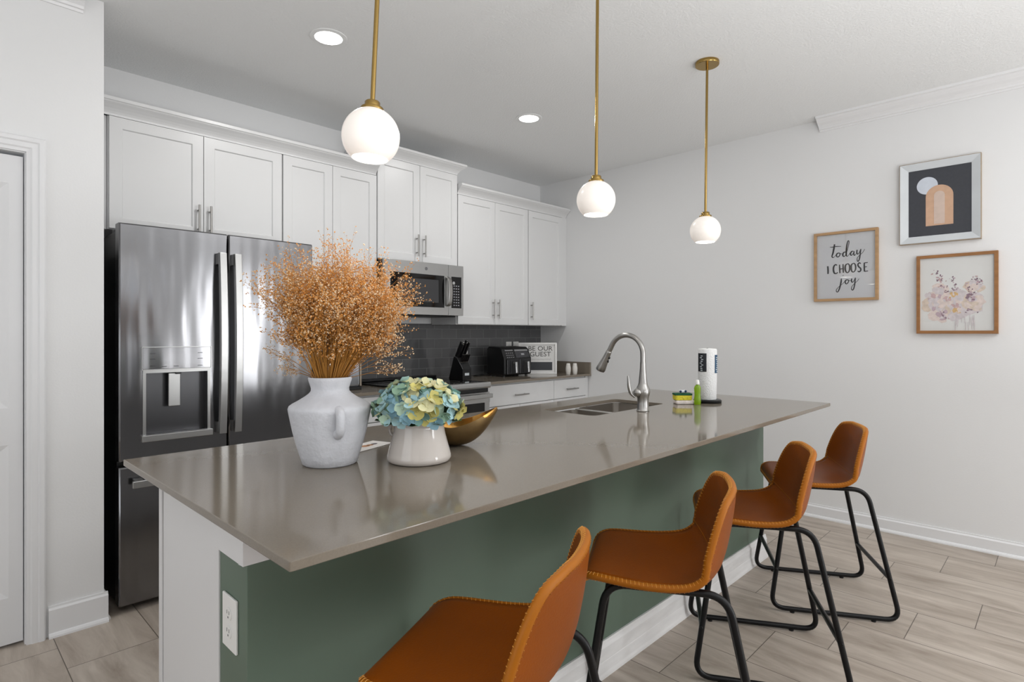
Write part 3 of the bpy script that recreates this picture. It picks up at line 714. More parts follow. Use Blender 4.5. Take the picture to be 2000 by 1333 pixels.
# ---------------------------------------------------------------- bar stools
LEATH = mat('cognac_leather', '#8b4502', 0.40, nscale=4, namt=0.12, bump=0.08, bscale=220, spec=0.22)
LEATR = mat('cognac_leather_rim', '#a8620e', 0.45, spec=0.3)
THREAD = mat('tan_thread', '#e0a04a', 0.6)
def stool_frame_loop(s):
    # closed side loop: floor runner, two splayed legs, top bar under the seat
    fz, tz = 0.016, 0.566
    P = [(s*0.235, -0.285, fz), (s*0.235, 0.240, fz), (s*0.180, 0.155, tz), (s*0.180, -0.170, tz)]
    return MB().tube(rounded(P, 0.062, 8, True), 0.0105, 12, closed=True)
def leg_pt(s, end, z):
    t = (z-0.016)/(0.566-0.016); x = s*(0.235+(0.180-0.235)*t)
    y = (0.240+(0.155-0.240)*t) if end > 0 else (-0.285+(-0.170+0.285)*t)
    return Vector((x, y, z))
PROF = [(0.222, 0.566), (0.212, 0.583), (0.175, 0.590), (0.10, 0.584), (0.02, 0.577), (-0.06, 0.576), (-0.112, 0.586), (-0.146, 0.610), (-0.163, 0.652), (-0.174, 0.700), (-0.182, 0.748), (-0.187, 0.788), (-0.189, 0.814), (-0.190, 0.826)]
HW = [0.130, 0.162, 0.188, 0.203, 0.212, 0.218, 0.221, 0.220, 0.216, 0.208, 0.196, 0.178, 0.150, 0.090]
RAISE = [0.000, 0.002, 0.004, 0.006, 0.010, 0.016, 0.025, 0.034, 0.039, 0.041, 0.041, 0.040, 0.038, 0.036]
def shell_point(u, v):
    # v in 0..13 (float), u in -1..1
    n = len(PROF); i = max(0, min(n-2, int(v))); f = v-i
    def cr(a, k): return a[max(0, min(n-1, k))]
    def ip(a):
        p0, p1, p2, p3 = cr(a, i-1), cr(a, i), cr(a, i+1), cr(a, i+2)
        return 0.5*((2*p1)+(-p0+p2)*f+(2*p0-5*p1+4*p2-p3)*f*f+(-p0+3*p1-3*p2+p3)*f**3)
    y = ip([p[0] for p in PROF]); z = ip([p[1] for p in PROF]); hw = ip(HW); ra = ip(RAISE)
    y2 = ip([p[0] for p in PROF]) ; e = 0.05
    # profile normal pointing to the sitter
    n1 = max(0, min(n-1, int(round(v)))); a = PROF[max(0, n1-1)]; b = PROF[min(n-1, n1+1)]
    i0 = int(v); ft = v-i0
    def nrm(k):
        a = PROF[max(0, k-1)]; b = PROF[min(n-1, k+1)]; dy, dz = b[0]-a[0], b[1]-a[1]; l = math.hypot(dy, dz)
        return (dz/l, -dy/l)
    na = nrm(max(1, min(n-1, i0))); nb = nrm(max(1, min(n-1, i0+1))); ny = na[0]*(1-ft)+nb[0]*ft; nz = na[1]*(1-ft)+nb[1]*ft
    k = (abs(u)*hw/0.180)**2.2*ra
    return Vector((u*hw, y+ny*k, z+nz*k)), Vector((0, ny, nz))
def make_stool():
    t = thing('bar_stool', (0, 0, 0), 'x', 'bar stool', 'brown leather bar stools along the island')
    nu, nv = 20, 52; th = 0.020
    V = []; W = []
    for j in range(nv+1):
        v = (len(PROF)-1)*j/nv
        for i in range(nu+1):
            u = -1+2*i/nu; p, n = shell_point(u, v)
            edge = max(abs(u)**8, 0)
            nn = (n+Vector((-u*abs(u)**3*0.5, 0, 0))).normalized()
            V.append(p); W.append(p-nn*th)
    k = nu+1; N = len(V); f = [(j*k+i, j*k+i+1, (j+1)*k+i+1, (j+1)*k+i) for j in range(nv) for i in range(nu)]
    g = [(N+a, N+d, N+c, N+b) for a, b, c, d in f]
    loop = [(0, i) for i in range(nu)]+[(j, nu) for j in range(nv)]+[(nv, i) for i in range(nu, 0, -1)]+[(j, 0) for j in range(nv, 0, -1)]
    li = [j*k+i for j, i in loop]
    h = [(li[a], N+li[a], N+li[(a+1) % len(li)], li[(a+1) % len(li)]) for a in range(len(li))]
    MB().add(V+W, f+g+h, 0, True).build('seat_shell', LEATH, t, sharp=80)
    # rolled rim all round, with whip stitching
    mid = [(V[a]+W[a])*0.5 for a in li]
    mid = smooth_path(mid[::2], 2, True)
    MB().tube(mid, 0.0105, 10, closed=True).build('rim', LEATR, t, sharp=80)
    # stitches: short slanted threads wrapped over the rim
    m = MB(); L = len(mid); acc = 0; cen = Vector((0, -0.05, 0.68))
    step = 0.0115; pts = []
    for i in range(L):
        a, b = mid[i], mid[(i+1) % L]; d = (b-a).length
        while acc < d: pts.append((a+(b-a)*(acc/d), (b-a).normalized())); acc += step
        acc -= d
    for p, tg in pts:
        inn = cen-p; inn = (inn-tg*inn.dot(tg)).normalized(); sd = tg.cross(inn)
        q = [p+(inn*math.cos(a)+sd*math.sin(a))*0.0111+tg*(a*0.0026) for a in [-2.2+4.4*i/5 for i in range(6)]]
        m.tube(q, 0.0009, 4, caps=False)
    m.build('stitching', THREAD, t)
    # seam across the bend
    pts = [shell_point(-0.97+1.94*i/24, 6.9)[0]+shell_point(-0.97+1.94*i/24, 6.9)[1]*0.0003 for i in range(25)]
    MB().tube(pts, 0.0013, 6).build('seam', LEATR, t)
    for s in (-1, 1):
        fr = stool_frame_loop(s).build('side_frame', BLACKM, t)
        m = MB()
        for y in (-0.18, 0.15): m.lathe([(0, 0), (0.010, 0), (0.010, 0.008), (0, 0.008)], (s*0.235, y, 0.0), 14)
        m.build('floor_glide', BLACKP, fr)
    for e in (-1, 1):
        a, b = leg_pt(-1, e, 0.19), leg_pt(1, e, 0.19)
        cb = MB().tube([a, b], 0.0095, 12).build('crossbar', BLACKM, t)
        m = MB()
        for s, p in ((-1, a), (1, b)): m.sphere(p+Vector((s*0.010, e*0.002, 0.0)), 0.005, 10, 6)
        m.build('bolt', BLACKM, cb)
    m = MB()
    for y in (-0.09, 0.10): m.tube([(-0.180, y, 0.566), (0.180, y, 0.566)], 0.008, 10)
    m.box(-0.10, 0.10, -0.08, 0.09, 0.560, 0.566)
    m.build('seat_bracket', BLACKM, t)
    return t
def children(o): return [c for c in bpy.data.objects if c.parent == o]
def dup(o, parent=None):
    c = o.copy(); C.objects.link(c)
    if parent is not None: c.parent = parent
    for ch in children(o): dup(ch, c)
    return c
ST = [((0.862, 0.900), 25.5, 'brown leather bar stool nearest the outlet end of the island, cut off by the picture'),
      ((1.592, 0.898), 29.5, 'brown leather bar stool second from the outlet end of the island'),
      ((2.312, 0.897), 29.5, 'brown leather bar stool third from the outlet end, overlapping the farthest stool'),
      ((3.054, 0.893), 29.5, 'farthest brown leather bar stool, in front of the white picture wall')]
s0 = make_stool()
for i, (p, a, lab) in enumerate(ST):
    o = s0 if i == 0 else dup(s0)
    o.location = (p[0], p[1], 0); o.rotation_euler = (0, 0, math.radians(a)); o['label'] = lab

# ---------------------------------------------------------------- things on the island
VC = Vector((0.818, 1.512, IT+0.0005))
VASE = mat('chalky_white_stoneware', '#cfd0d5', 0.85, nscale=22, namt=0.05, bump=0.25, bscale=70)
t = thing('vase', VC, 'large chalky white vase with a small lug handle, holding dried flowers', 'vase')
vp = [(0, 0.0), (0.070, 0.0), (0.0755, 0.004), (0.082, 0.026), (0.092, 0.058), (0.1015, 0.095), (0.1085, 0.130), (0.1125, 0.150), (0.1135, 0.158), (0.111, 0.165), (0.103, 0.171), (0.088, 0.179), (0.070, 0.190), (0.058, 0.199), (0.0525, 0.206), (0.0520, 0.214), (0.055, 0.224), (0.0590, 0.236), (0.0600, 0.242), (0.0585, 0.2455), (0.055, 0.2445), (0.048, 0.232), (0.046, 0.212), (0.050, 0.205), (0.085, 0.172), (0.104, 0.155), (0.10, 0.12), (0.07, 0.012), (0, 0.010)]
MB().lathe(vp, VC, 72).build('body', VASE, t, sharp=70)
CR = Vector((math.sin(YAW), -math.cos(YAW), 0)); CF = Vector((math.cos(YAW), math.sin(YAW), 0)); UP = Vector((0, 0, 1))
hd = (CR*0.50-CF*0.87).normalized()
P = [VC+hd*0.100+UP*0.160, VC+hd*0.119+UP*0.154, VC+hd*0.124+UP*0.132, VC+hd*0.117+UP*0.106, VC+hd*0.094+UP*0.094]
pth = smooth_path(P, 6); m = MB().tube(pth, [0.012 if 3 < i < len(pth)-4 else 0.014 for i in range(len(pth))], 16); m.build('handle', VASE, t, sharp=80)

# dried baby's-breath bouquet
DRYS = mat('dried_stem', '#b07a34', 0.8); DRYB = mat('dried_blossom', '#d2924c', 0.85, nscale=14, namt=0.25)
DRYP = mat('pale_dried_blossom', '#e2c6a2', 0.85)
random.seed(11)
t = thing('dried_flower_bouquet', (VC.x, VC.y, IT+0.20), 'full bunch of rust-coloured dried gypsophila standing in the white vase', 'flowers')
CR = Vector((math.sin(YAW), -math.cos(YAW), 0)); CF = Vector((math.cos(YAW), math.sin(YAW), 0)); UP = Vector((0, 0, 1))
sm = MB(); bm_ = MB()
def thin(mb, a, b, r0, r1):
    d = (b-a); 
    if d.length < 1e-5: return
    d.normalize(); u = d.orthogonal().normalized(); w_ = d.cross(u)
    v = []
    for p, r in ((a, r0), (b, r1)):
        for k in range(3): an = 2*PI*k/3; v.append(p+(u*math.cos(an)+w_*math.sin(an))*r)
    mb.add(v, [(0, 1, 4, 3), (1, 2, 5, 4), (2, 0, 3, 5)])
def blossom(p, r, pale):
    # tiny irregular star: two crossed tetrahedra-like puffs
    n = Vector((random.gauss(0, 1), random.gauss(0, 1), random.gauss(0, 1))).normalized(); u = n.orthogonal().normalized(); w_ = n.cross(u)
    v = [p+n*r*0.7, p-n*r*0.7]+[p+(u*math.cos(a)+w_*math.sin(a))*r for a in (0, 2.1, 4.2)]
    bm_.add(v, [(0, 2, 3), (0, 3, 4), (0, 4, 2), (1, 3, 2), (1, 4, 3), (1, 2, 4)], 1 if pale else 0)
def rvec(): return Vector((random.gauss(0, 1), random.gauss(0, 1), random.gauss(0, 1)))
def ext(dx, dz):
    # how far the bunch reaches in a direction (dx across, dz up)
    a = math.atan2(dx, dz)
    return 1
neck = VC+Vector((0, 0, 0.225))
def grow(a, d, L, r, lvl, pale):
    n = 3; p = a.copy(); dd = d.copy()
    for k in range(n):
        dd = (dd+rvec()*0.06+Vector((0, 0, -0.015))).normalized(); q = p+dd*(L/n); thin(sm, p, q, r, r*0.85); p = q; r *= 0.85
        if lvl < 3:
            nb = 1 if lvl < 2 else 2
            for _ in range(nb+(k == n-1)):
                grow(p, (dd+rvec()*0.38).normalized(), L*random.uniform(0.36, 0.55), r*0.75, lvl+1, pale)
        else:
            blossom(p+rvec()*0.003, random.uniform(0.0018, 0.0033), random.random() < pale)
    if lvl >= 2: blossom(p, random.uniform(0.0020, 0.0033), random.random() < pale)
NS = 210
for i in range(NS):
    u = (i+0.5)/NS; ang = 2*PI*((i*0.618034) % 1)
    rad = math.sqrt(u)
    base = neck+Vector((math.cos(ang), math.sin(ang), 0))*0.040*rad*random.uniform(0.6, 1)
    tilt = rad*math.radians(34)*random.uniform(0.85, 1.08)
    d = Vector((math.cos(ang)*math.sin(tilt), math.sin(ang)*math.sin(tilt), math.cos(tilt)))
    d = (d+CR*0.13).normalized()
    reach = 0.318*(1.0-0.20*rad*rad)*random.uniform(0.74, 1.04)
    # bare lower stem reaching down inside the vase
    thin(sm, neck+(base-neck)*0.4+Vector((0, 0, -0.12)), base, 0.0011, 0.0011)
    mid_ = base+d*reach*0.62
    thin(sm, base, base+(d+rvec()*0.02).normalized()*reach*0.3, 0.0012, 0.0011)
    grow(base+d*reach*0.28, d, reach*0.62, 0.0010, 1, 0.34+0.5*max(0, rad-0.7))
    for k in range(3):
        grow(base+d*reach*random.uniform(0.3, 0.85), (d+rvec()*0.32).normalized(), reach*0.22, 0.0008, 2, 0.3)
# straggling sprigs low on both sides
for sx, sz, L in ((0.95, 0.22, 0.16), (0.9, 0.42, 0.17), (0.97, 0.62, 0.2), (-0.95, 0.42, 0.13), (-0.9, 0.66, 0.16), (-0.8, 0.25, 0.11), (1.0, 0.8, 0.2), (0.9, 0.95, 0.2), (0.85, 0.75, 0.19)):
    d = (CR*sx+UP*sz+CF*random.uniform(-0.3, 0.2)).normalized(); b = neck+CR*0.03*(1 if sx > 0 else -1)+UP*0.012
    thin(sm, b, b+d*L*0.5, 0.001, 0.0009); grow(b+d*L*0.5, (d+UP*0.1).normalized(), L*0.42, 0.0008, 2, 0.9); grow(b+d*L*0.5, (d-UP*0.25).normalized(), L*0.42, 0.0008, 2, 0.9)
o = sm.build('stems', DRYS, t, fix=False); o['kind'] = 'stuff'
o = bm_.build('blossoms', [DRYB, DRYP], t, fix=False); o['kind'] = 'stuff'

# glazed pot with hydrangeas
PC = Vector((1.014, 1.356, IT+0.0005))
GLAZ = mat('cream_glaze', '#c9c1ba', 0.07, nscale=6, namt=0.03, coat=0.5)
t = thing('flower_pot', PC, 'glossy cream ceramic pot flaring to a wide base, holding hydrangeas', 'pot')
pp = [(0, 0), (0.082, 0.0), (0.089, 0.004), (0.0925, 0.012), (0.0915, 0.020), (0.0895, 0.026), (0.0875, 0.035), (0.0815, 0.056), (0.0755, 0.078), (0.0720, 0.098), (0.0715, 0.112), (0.0730, 0.122), (0.0715, 0.125), (0.0680, 0.122), (0.0665, 0.11), (0.072, 0.07), (0.080, 0.02), (0.06, 0.010), (0, 0.010)]
MB().lathe(pp, PC, 64).build('body', GLAZ, t, sharp=70)
hh = (-CR*1.0+CF*0.35).normalized()
P = [PC+hh*0.070+UP*0.104, PC+hh*0.090+UP*0.104, PC+hh*0.098+UP*0.088, PC+hh*0.092+UP*0.070, PC+hh*0.074+UP*0.064]
MB().tube(smooth_path(P, 6), 0.0055, 12).build('handle', GLAZ, t)
HYC = [mat('hydrangea_'+n, c, 0.7, nscale=30, namt=0.14, sheen=0.1) for n, c in (('blue', '#a3c6ca'), ('teal', '#769d95'), ('sea_green', '#8aab93'), ('cream', '#d8d5a8'), ('yellow', '#c3b96c'), ('mint', '#b2cab3'), ('sky', '#94bccb'))]
LEAF = mat('hydrangea_leaf', '#4f6d4e', 0.6, nscale=20, namt=0.2)
t = thing('hydrangea_bouquet', PC+UP*0.10, 'round bouquet of blue, green and yellow artificial hydrangeas in the cream pot', 'flowers')
HC = PC+UP*0.156+CR*0.0
random.seed(5)
def petal(mb, c, n, out, L, W_, mi):
    # rounded cupped petal from centre c, growing along out
    sd = n.cross(out).normalized(); v = []; k = 7; cols = 4
    for i in range(k+1):
        s = i/k; w_ = W_*max(0.12, 1-abs((s-0.58)/0.60)**2.3)**0.5
        for j in range(cols+1):
            x = -1+2*j/cols
            v.append(c+out*(L*s-0.1*L*abs(x)**2*s)+sd*(w_*x)+n*(L*(0.30*s*s-0.02)+0.12*W_*x*x+0.0))
    f = [(i*(cols+1)+j, i*(cols+1)+j+1, (i+1)*(cols+1)+j+1, (i+1)*(cols+1)+j) for i in range(k) for j in range(cols)]
    mb.add(v, f, mi, True)
def floret(c, n, R):
    n = n.normalized(); u = n.orthogonal().normalized(); w_ = n.cross(u); a0 = random.uniform(0, PI)
    mb = MB(); c1, c2 = random.sample(range(len(HYC)), 2)
    if random.random() < 0.6: c2 = c1
    for k in range(4):
        a = a0+k*PI/2+random.uniform(-0.15, 0.15); out = (u*math.cos(a)+w_*math.sin(a)+n*random.uniform(-0.15, 0.30)).normalized()
        petal(mb, c+n*0.001*(k % 2), (n+rvec()*0.12).normalized(), out, R*random.uniform(0.9, 1.1), R*0.56, 0 if k % 2 else 1)
    mb.sphere(c+n*0.003, 0.003, 6, 4, mi=0)
    return mb.build('floret', [HYC[c1], HYC[c2]], t, fix=False, sharp=80)
NF = 98
for i in range(NF):
    # evenly spread over the dome and its skirt
    zz = 1-1.45*(i+0.5)/NF; a = i*2.399963+0.3; r = math.sqrt(max(0, 1-zz*zz))
    d = Vector((r*math.cos(a), r*math.sin(a), zz))
    p = HC+Vector((d.x*0.114, d.y*0.114, d.z*0.070))*random.uniform(0.90, 1.06)
    floret(p, Vector((d.x/0.118, d.y/0.118, d.z/0.070)).normalized()*1.0+rvec()*0.22+UP*0.1, random.uniform(0.021, 0.028))
m = MB().sphere(HC, 1.0, 20, 12, (0.095, 0.095, 0.052)); m.build('foliage_core', LEAF, t, sharp=80)
for k in range(9):
    a = k*0.7+0.4; d = Vector((math.cos(a), math.sin(a), 0)); c = HC+d*0.085-UP*0.035
    mb = MB(); petal(mb, c, (UP+d*0.2).normalized(), (d-UP*0.35).normalized(), 0.042, 0.017, 0); mb.build('leaf', LEAF, t, fix=False, sharp=80)
m = MB()
for k in range(6):
    a = k*1.05; m.tube([PC+Vector((0.02*math.cos(a), 0.02*math.sin(a), 0.02)), HC+Vector((0.04*math.cos(a), 0.04*math.sin(a), -0.02))], 0.002, 5)
m.build('stems', LEAF, t)

# bronze boat-shaped bowl
BC = Vector((1.232, 1.462, IT+0.0005)); BRI = mat('gold_bowl_inside', '#c1914d', 0.28, 1.0, nscale=40, namt=0.06, bump=0.1, bscale=90); BRO = mat('bronze_bowl_outside', '#7d6644', 0.38, 0.85, nscale=30, namt=0.12)
m = MB(); ns, nc = 36, 14; A = []; B = []
for i in range(ns+1):
    s = -1+2*i/ns; aa = abs(s)
    zr = 0.070+0.055*aa**1.6; zb = 0.0+0.118*aa**2.6; hw = 0.085*(max(0, 1-aa**1.9))**0.8+0.0005
    for j in range(nc+1):
        th = PI*j/nc; y = -hw*math.cos(th); z = zb+(zr-zb)*(1-math.sin(th)**0.9)
        base = BC+CR*(0.147*s*(1-0.04*(1-math.sin(th))))+CF*y
        A.append(base+UP*z)
        inn = 0.88; z2 = zb+0.006*(1-aa)+0.001+(zr-zb-0.006*(1-aa)-0.001)*(1-math.sin(th)**0.9)
        B.append(BC+CR*(0.147*s*0.985)+CF*(y*(inn+0.08))+UP*(z2-0.0 if j not in (0, nc) else zr))
k = nc+1; N = len(A)
m.add(A+B, [(i*k+j, (i+1)*k+j, (i+1)*k+j+1, i*k+j+1) for i in range(ns) for j in range(nc)], 0, True)
f = [(N+i*k+j, N+i*k+j+1, N+(i+1)*k+j+1, N+(i+1)*k+j) for i in range(ns) for j in range(nc)]
m.f += f; m.mi += [1]*len(f); m.sm += [True]*len(f)
f = [(i*k, N+i*k, N+(i+1)*k, (i+1)*k) for i in range(ns)]+[(i*k+nc, (i+1)*k+nc, N+(i+1)*k+nc, N+i*k+nc) for i in range(ns)]
m.f += f; m.mi += [1]*len(f); m.sm += [True]*len(f)
o = m.build('decorative_bowl', [BRO, BRI], sharp=60); tag(o, 'boat-shaped bronze bowl with a golden inside, behind the hydrangea pot', 'bowl')

# printed card
PAPER = mat('card_paper', '#eae6e2', 0.5)
cA, cB, cC = Vector((1.086, 1.714, IT)), Vector((1.113, 1.633, IT)), Vector((0.944, 1.577, IT))
u = (cC-cB); v_ = (cA-cB)
def cardfn(a, b, d): return cB+u*a+v_*b+UP*(0.0006+d)
m = MB().prism([(0, 0), (1, 0), (1, 1), (0, 1)], cardfn, 0, 0.0012); t = m.build('printed_card', PAPER, org=tuple((cA+cC)/2)); tag(t, 'small white printed card lying on the island behind the vase', 'card')
m = MB()
for (a, b, ra, rb) in ((0.50, 0.52, 0.10, 0.16), (0.38, 0.50, 0.07, 0.13)): m.prism([(a+ra*math.cos(q), b+rb*math.sin(q)) for q in [2*PI*i/16 for i in range(16)]], cardfn, 0.0013, 0.0015)
m.build('printed_picture', mat('print_orange', '#c08a5e', 0.5), t)
m = MB().prism([(0.26+0.08*math.cos(q), 0.50+0.10*math.sin(q)) for q in [2*PI*i/12 for i in range(12)]], cardfn, 0.0013, 0.0015); m.build('printed_picture', mat('print_dark', '#4b4148', 0.5), t)

# sponges
SP = Vector((2.785, 1.452, IT+0.0005)); 
def pillow(c, ax, hx, hy, z0, z1, mi=0, k=4):
    ay = Vector((-ax.y, ax.x, 0)); poly = []
    r = min(hx, hy)*0.3
    for cx, cy, s in ((hx-r, hy-r, 0), (-hx+r, hy-r, 1), (-hx+r, -hy+r, 2), (hx-r, -hy+r, 3)):
        for i in range(k+1): t_ = PI/2*(s+i/k); poly.append((cx+r*math.cos(t_), cy+r*math.sin(t_)))
    return MB().prism(poly, lambda a, b, d: c+ax*a+ay*b+UP*d, z0, z1, mi)
o = pillow(SP+CR*0.006, CR, 0.050, 0.034, 0, 0.020).build('folded_dishcloth', mat('cloth_white', '#ddd3cd', 0.9, nscale=40, namt=0.08, bump=0.6, bscale=90), bevel=0.006, seg=3); tag(o, 'folded off-white dishcloth under the yellow sponge', 'dishcloth')
t = thing('sponge', SP+UP*0.021, 'yellow sponge with a green scouring side, on the folded dishcloth', 'sponge')
pillow(SP-CR*0.003, CR, 0.044, 0.030, 0.0205, 0.046).build('foam', mat('sponge_yellow', '#d6c93c', 0.9, nscale=60, namt=0.12, bump=0.7, bscale=120), t, bevel=0.003)
pillow(SP-CR*0.003, CR, 0.046, 0.031, 0.0463, 0.0545).build('scouring_pad', mat('scour_green', '#1f5a3d', 0.95, bump=0.8, bscale=200), t, bevel=0.001)
t = thing('dish_scrubber', SP+UP*0.055, 'small blue and white scrubber lying on the green sponge', 'scrubber')
m = MB().tube([SP+UP*0.063-CR*0.018, SP+UP*0.064+CR*0.016], [0.0075, 0.0075], 12); m.build('body', mat('scrub_white', '#dfe3e8', 0.5), t)
m = MB().sphere(SP+UP*0.064-CR*0.013-CF*0.006, 0.0065, 10, 8).sphere(SP+UP*0.065+CR*0.013-CF*0.006, 0.0065, 10, 8); m.build('bristles', mat('scrub_blue', '#203a5c', 0.6), t)

# dish soap bottle
D = Vector((2.800, 1.378, IT+0.0005)); SOAP = mat('green_soap', '#8fb61c', 0.12, trans=0.35, ior=1.4)
t = thing('dish_soap_bottle', D, 'small bottle of bright green dish soap with a white cap', 'bottle')
m = MB(); v = []; n = 28
pr = [(0.0, 0.0), (0.90, 0.0), (1.0, 0.004), (1.0, 0.03), (0.86, 0.05), (0.94, 0.072), (1.0, 0.084), (0.80, 0.096), (0.42, 0.101), (0.42, 0.104), (0, 0.104)]
m.lathe([(r*0.0175, z) for r, z in pr], (0, 0, 0), n); m.v = [tuple(D+CR*p[0]+CF*(p[1]*0.7)+UP*p[2]) for p in m.v]
m.build('bottle', SOAP, t, sharp=60)
MB().lathe([(0, 0.1045), (0.0105, 0.1045), (0.0105, 0.112), (0.008, 0.126), (0.006, 0.128), (0, 0.128)], D, 20).build('cap', WHITEP, t)
# paper towels
T = Vector((2.935, 1.388, IT+0.0005)); TOW = mat('paper_towel', '#e9e9e9', 0.75, bump=0.5, bscale=140)
t = thing('paper_towel_holder', T, 'round black paper towel stand near the end of the island', 'holder')
MB().lathe([(0, 0), (0.070, 0), (0.072, 0.003), (0.072, 0.012), (0.068, 0.016), (0, 0.016)], T, 40).build('base', BLACKM, t)
MB().lathe([(0.006, 0.0165), (0.006, 0.288), (0, 0.290)], T, 14).build('post', BLACKM, t)
t = thing('paper_towel_roll', T+UP*0.017, 'wrapped white paper towel roll with printed bands, on the black stand', 'paper towels')
MB().lathe([(0.010, 0), (0.044, 0), (0.0455, 0.003), (0.0475, 0.10), (0.049, 0.20), (0.0485, 0.262), (0.046, 0.268), (0.020, 0.271), (0.010, 0.268), (0.010, 0)], T+UP*0.017, 44).build('roll', TOW, t, sharp=60)
def band(a0, a1, z0, z1, r, mt, nm='printed_label'):
    m = MB(); v = []; k = 8
    for i in range(k+1):
        a = a0+(a1-a0)*i/k
        for z in (z0, z1): v.append(T+UP*z-CF*(math.cos(a)*r)+CR*(math.sin(a)*r))
    n = len(v); v += [p+(T-p-UP*(T-p).z)*0.02 for p in v]
    f = [(2*i, 2*i+1, 2*i+3, 2*i+2) for i in range(k)]+[(n+2*i, n+2*i+2, n+2*i+3, n+2*i+1) for i in range(k)]
    f += [(0, 2*k, n+2*k, n), (1, n+1, n+2*k+1, 2*k+1)] if False else []
    m.add(v, f, 0, True); return m.build(nm, mt, t, fix=False)
LB = mat('label_black', '#24262b', 0.35); LBL = mat('label_blue', '#1d4a6b', 0.35); LW = mat('label_white', '#cfd6da', 0.4)
band(-1.5, -0.42, 0.165, 0.262, 0.0503, LB); band(0.52, 1.5, 0.158, 0.254, 0.0503, LBL)
m = MB(); random.seed(9)
for i in range(9):
    z = 0.172+i*0.0095; a = -0.95+random.uniform(-0.1, 0.1)
    m.obox(T+UP*z-CF*(math.cos(a)*0.0508)+CR*(math.sin(a)*0.0508), (math.cos(a)*CR+math.sin(a)*CF), UP, (-math.cos(a)*CF+math.sin(a)*CR), 0.006, 0.0022, 0.0003)
for i in range(8):
    z = 0.166+i*0.0105; a = 0.86+random.uniform(-0.1, 0.1)
    m.obox(T+UP*z-CF*(math.cos(a)*0.0508)+CR*(math.sin(a)*0.0508), (math.cos(a)*CR+math.sin(a)*CF), UP, (-math.cos(a)*CF+math.sin(a)*CR), 0.006, 0.0026, 0.0003)
m.build('label_print', LW, t)

# ---------------------------------------------------------------- things on the back worktop
# knife block
ORD = ('leftmost', 'second from left', 'third from left', 'third from right', 'second from right', 'rightmost')
t = thing('knife_block', (3.045, 3.53, CT), 'black knife block full of knives between the range and the air fryer', 'knife block')
P = [(3.445, CT+0.0005), (3.620, CT+0.0005), (3.555, CT+0.185), (3.515, CT+0.172), (3.470, CT+0.120), (3.445, CT+0.088)]
MB().prism(P, lambda a, b, d: (d, a, b), 3.000, 3.092).build('block', BLACKP, t, bevel=0.002)
MB().box(3.022, 3.066, 3.4435, 3.4448, CT+0.036, CT+0.056).build('label_plate', LW, t)
kd = Vector((0.08, -0.40, 0.90)).normalized(); random.seed(21)
KS = mat('knife_steel', '#c9c9c9', 0.2, 1.0)
def knife(p, L, r, nm, lab, cat, group, d=kd):
    k = thing(nm, p, lab, cat, group); sd = Vector((1, 0, 0)); fr = d.cross(sd).normalized()
    m = MB().obox(p+d*(L*0.5+0.004), sd, fr, d, r*0.75, r*1.25, L*0.5); m.build('handle', BLACKP, k, bevel=0.002)
    m = MB().obox(p+d*0.0015, sd, fr, d, r*0.85, r*1.3, 0.0025).obox(p+d*(L+0.0055), sd, fr, d, r*0.75, r*1.25, 0.0016)
    m.build('steel_cap', KS, k)
for i, (x, y, z, L) in enumerate(((3.016, 3.545, CT+0.183, 0.10), (3.040, 3.545, CT+0.183, 0.085), (3.064, 3.545, CT+0.183, 0.11), (3.016, 3.522, CT+0.176, 0.085), (3.046, 3.522, CT+0.176, 0.095), (3.076, 3.522, CT+0.176, 0.10))):
    knife(Vector((x, y, z)), L+0.03, 0.008, 'kitchen_knife', ('left', 'middle', 'right')[i % 3]+' black-handled knife of the '+('back', 'middle')[i//3]+' row in the knife block', 'knife', 'large knives in the knife block')
for i in range(6):
    knife(Vector((3.010+i*0.0148, 3.487, CT+0.142)), 0.062, 0.0045, 'steak_knife', ORD[i]+' slim steak knife in the front row of the knife block', 'knife', 'steak knives in the front row of the knife block')
# scissors-like steel handle at the right of the row
# air fryer
t = thing('air_fryer', (3.62, 3.54, CT), 'black dual-drawer air fryer on the worktop between the knife block and the sign', 'air fryer')
AX0, AX1, AY0, AY1 = 3.450, 3.790, 3.425, 3.650
P = [(AY0+0.004, CT+0.012), (AY0, CT+0.03), (AY0, CT+0.155), (AY0+0.035, CT+0.235), (AY0+0.06, CT+0.252), (AY1-0.02, CT+0.258), (AY1, CT+0.235), (AY1, CT+0.012)]
MB().prism(P, lambda a, b, d: (d, a, b), AX0, AX1).build('body', BLACKP, t, bevel=0.014, seg=4)
for x in (AX0+0.03, AX1-0.03):
    for y in (AY0+0.04, AY1-0.03): MB().lathe([(0, 0), (0.012, 0), (0.012, 0.014), (0, 0.014)], (x, y, CT+0.0003), 14).build('foot', BLACKP, t)
for i in range(2):
    a = AX0+0.022+i*0.153; b = a+0.147
    d = MB().box(a, b, AY0-0.010, AY0-0.0003, CT+0.022, CT+0.150).build('drawer', mat('fryer_front', '#232325', 0.28), t, bevel=0.004)
    xm_ = (a+b)/2
    MB().box(xm_-0.026, xm_+0.026, AY0-0.0135, AY0-0.0103, CT+0.035, CT+0.135).build('handle_recess', BLACKP, d, bevel=0.002)
    m = MB().prism([(AY0-0.0137, CT+0.125), (AY0-0.050, CT+0.128), (AY0-0.056, CT+0.035), (AY0-0.044, CT+0.035), (AY0-0.040, CT+0.110), (AY0-0.0137, CT+0.110)], lambda p, q, e: (e, p, q), xm_-0.011, xm_+0.011)
    m.build('handle', mat('fryer_handle', '#c4c4c4', 0.25, 0.9), d, bevel=0.002)
nrmF = Vector((0, -0.080, 0.035)).normalized(); upF = Vector((0, 0.035, 0.080)).normalized()
def fface(x, s, d): return Vector((x, AY0, CT+0.155))+upF*s+nrmF*d
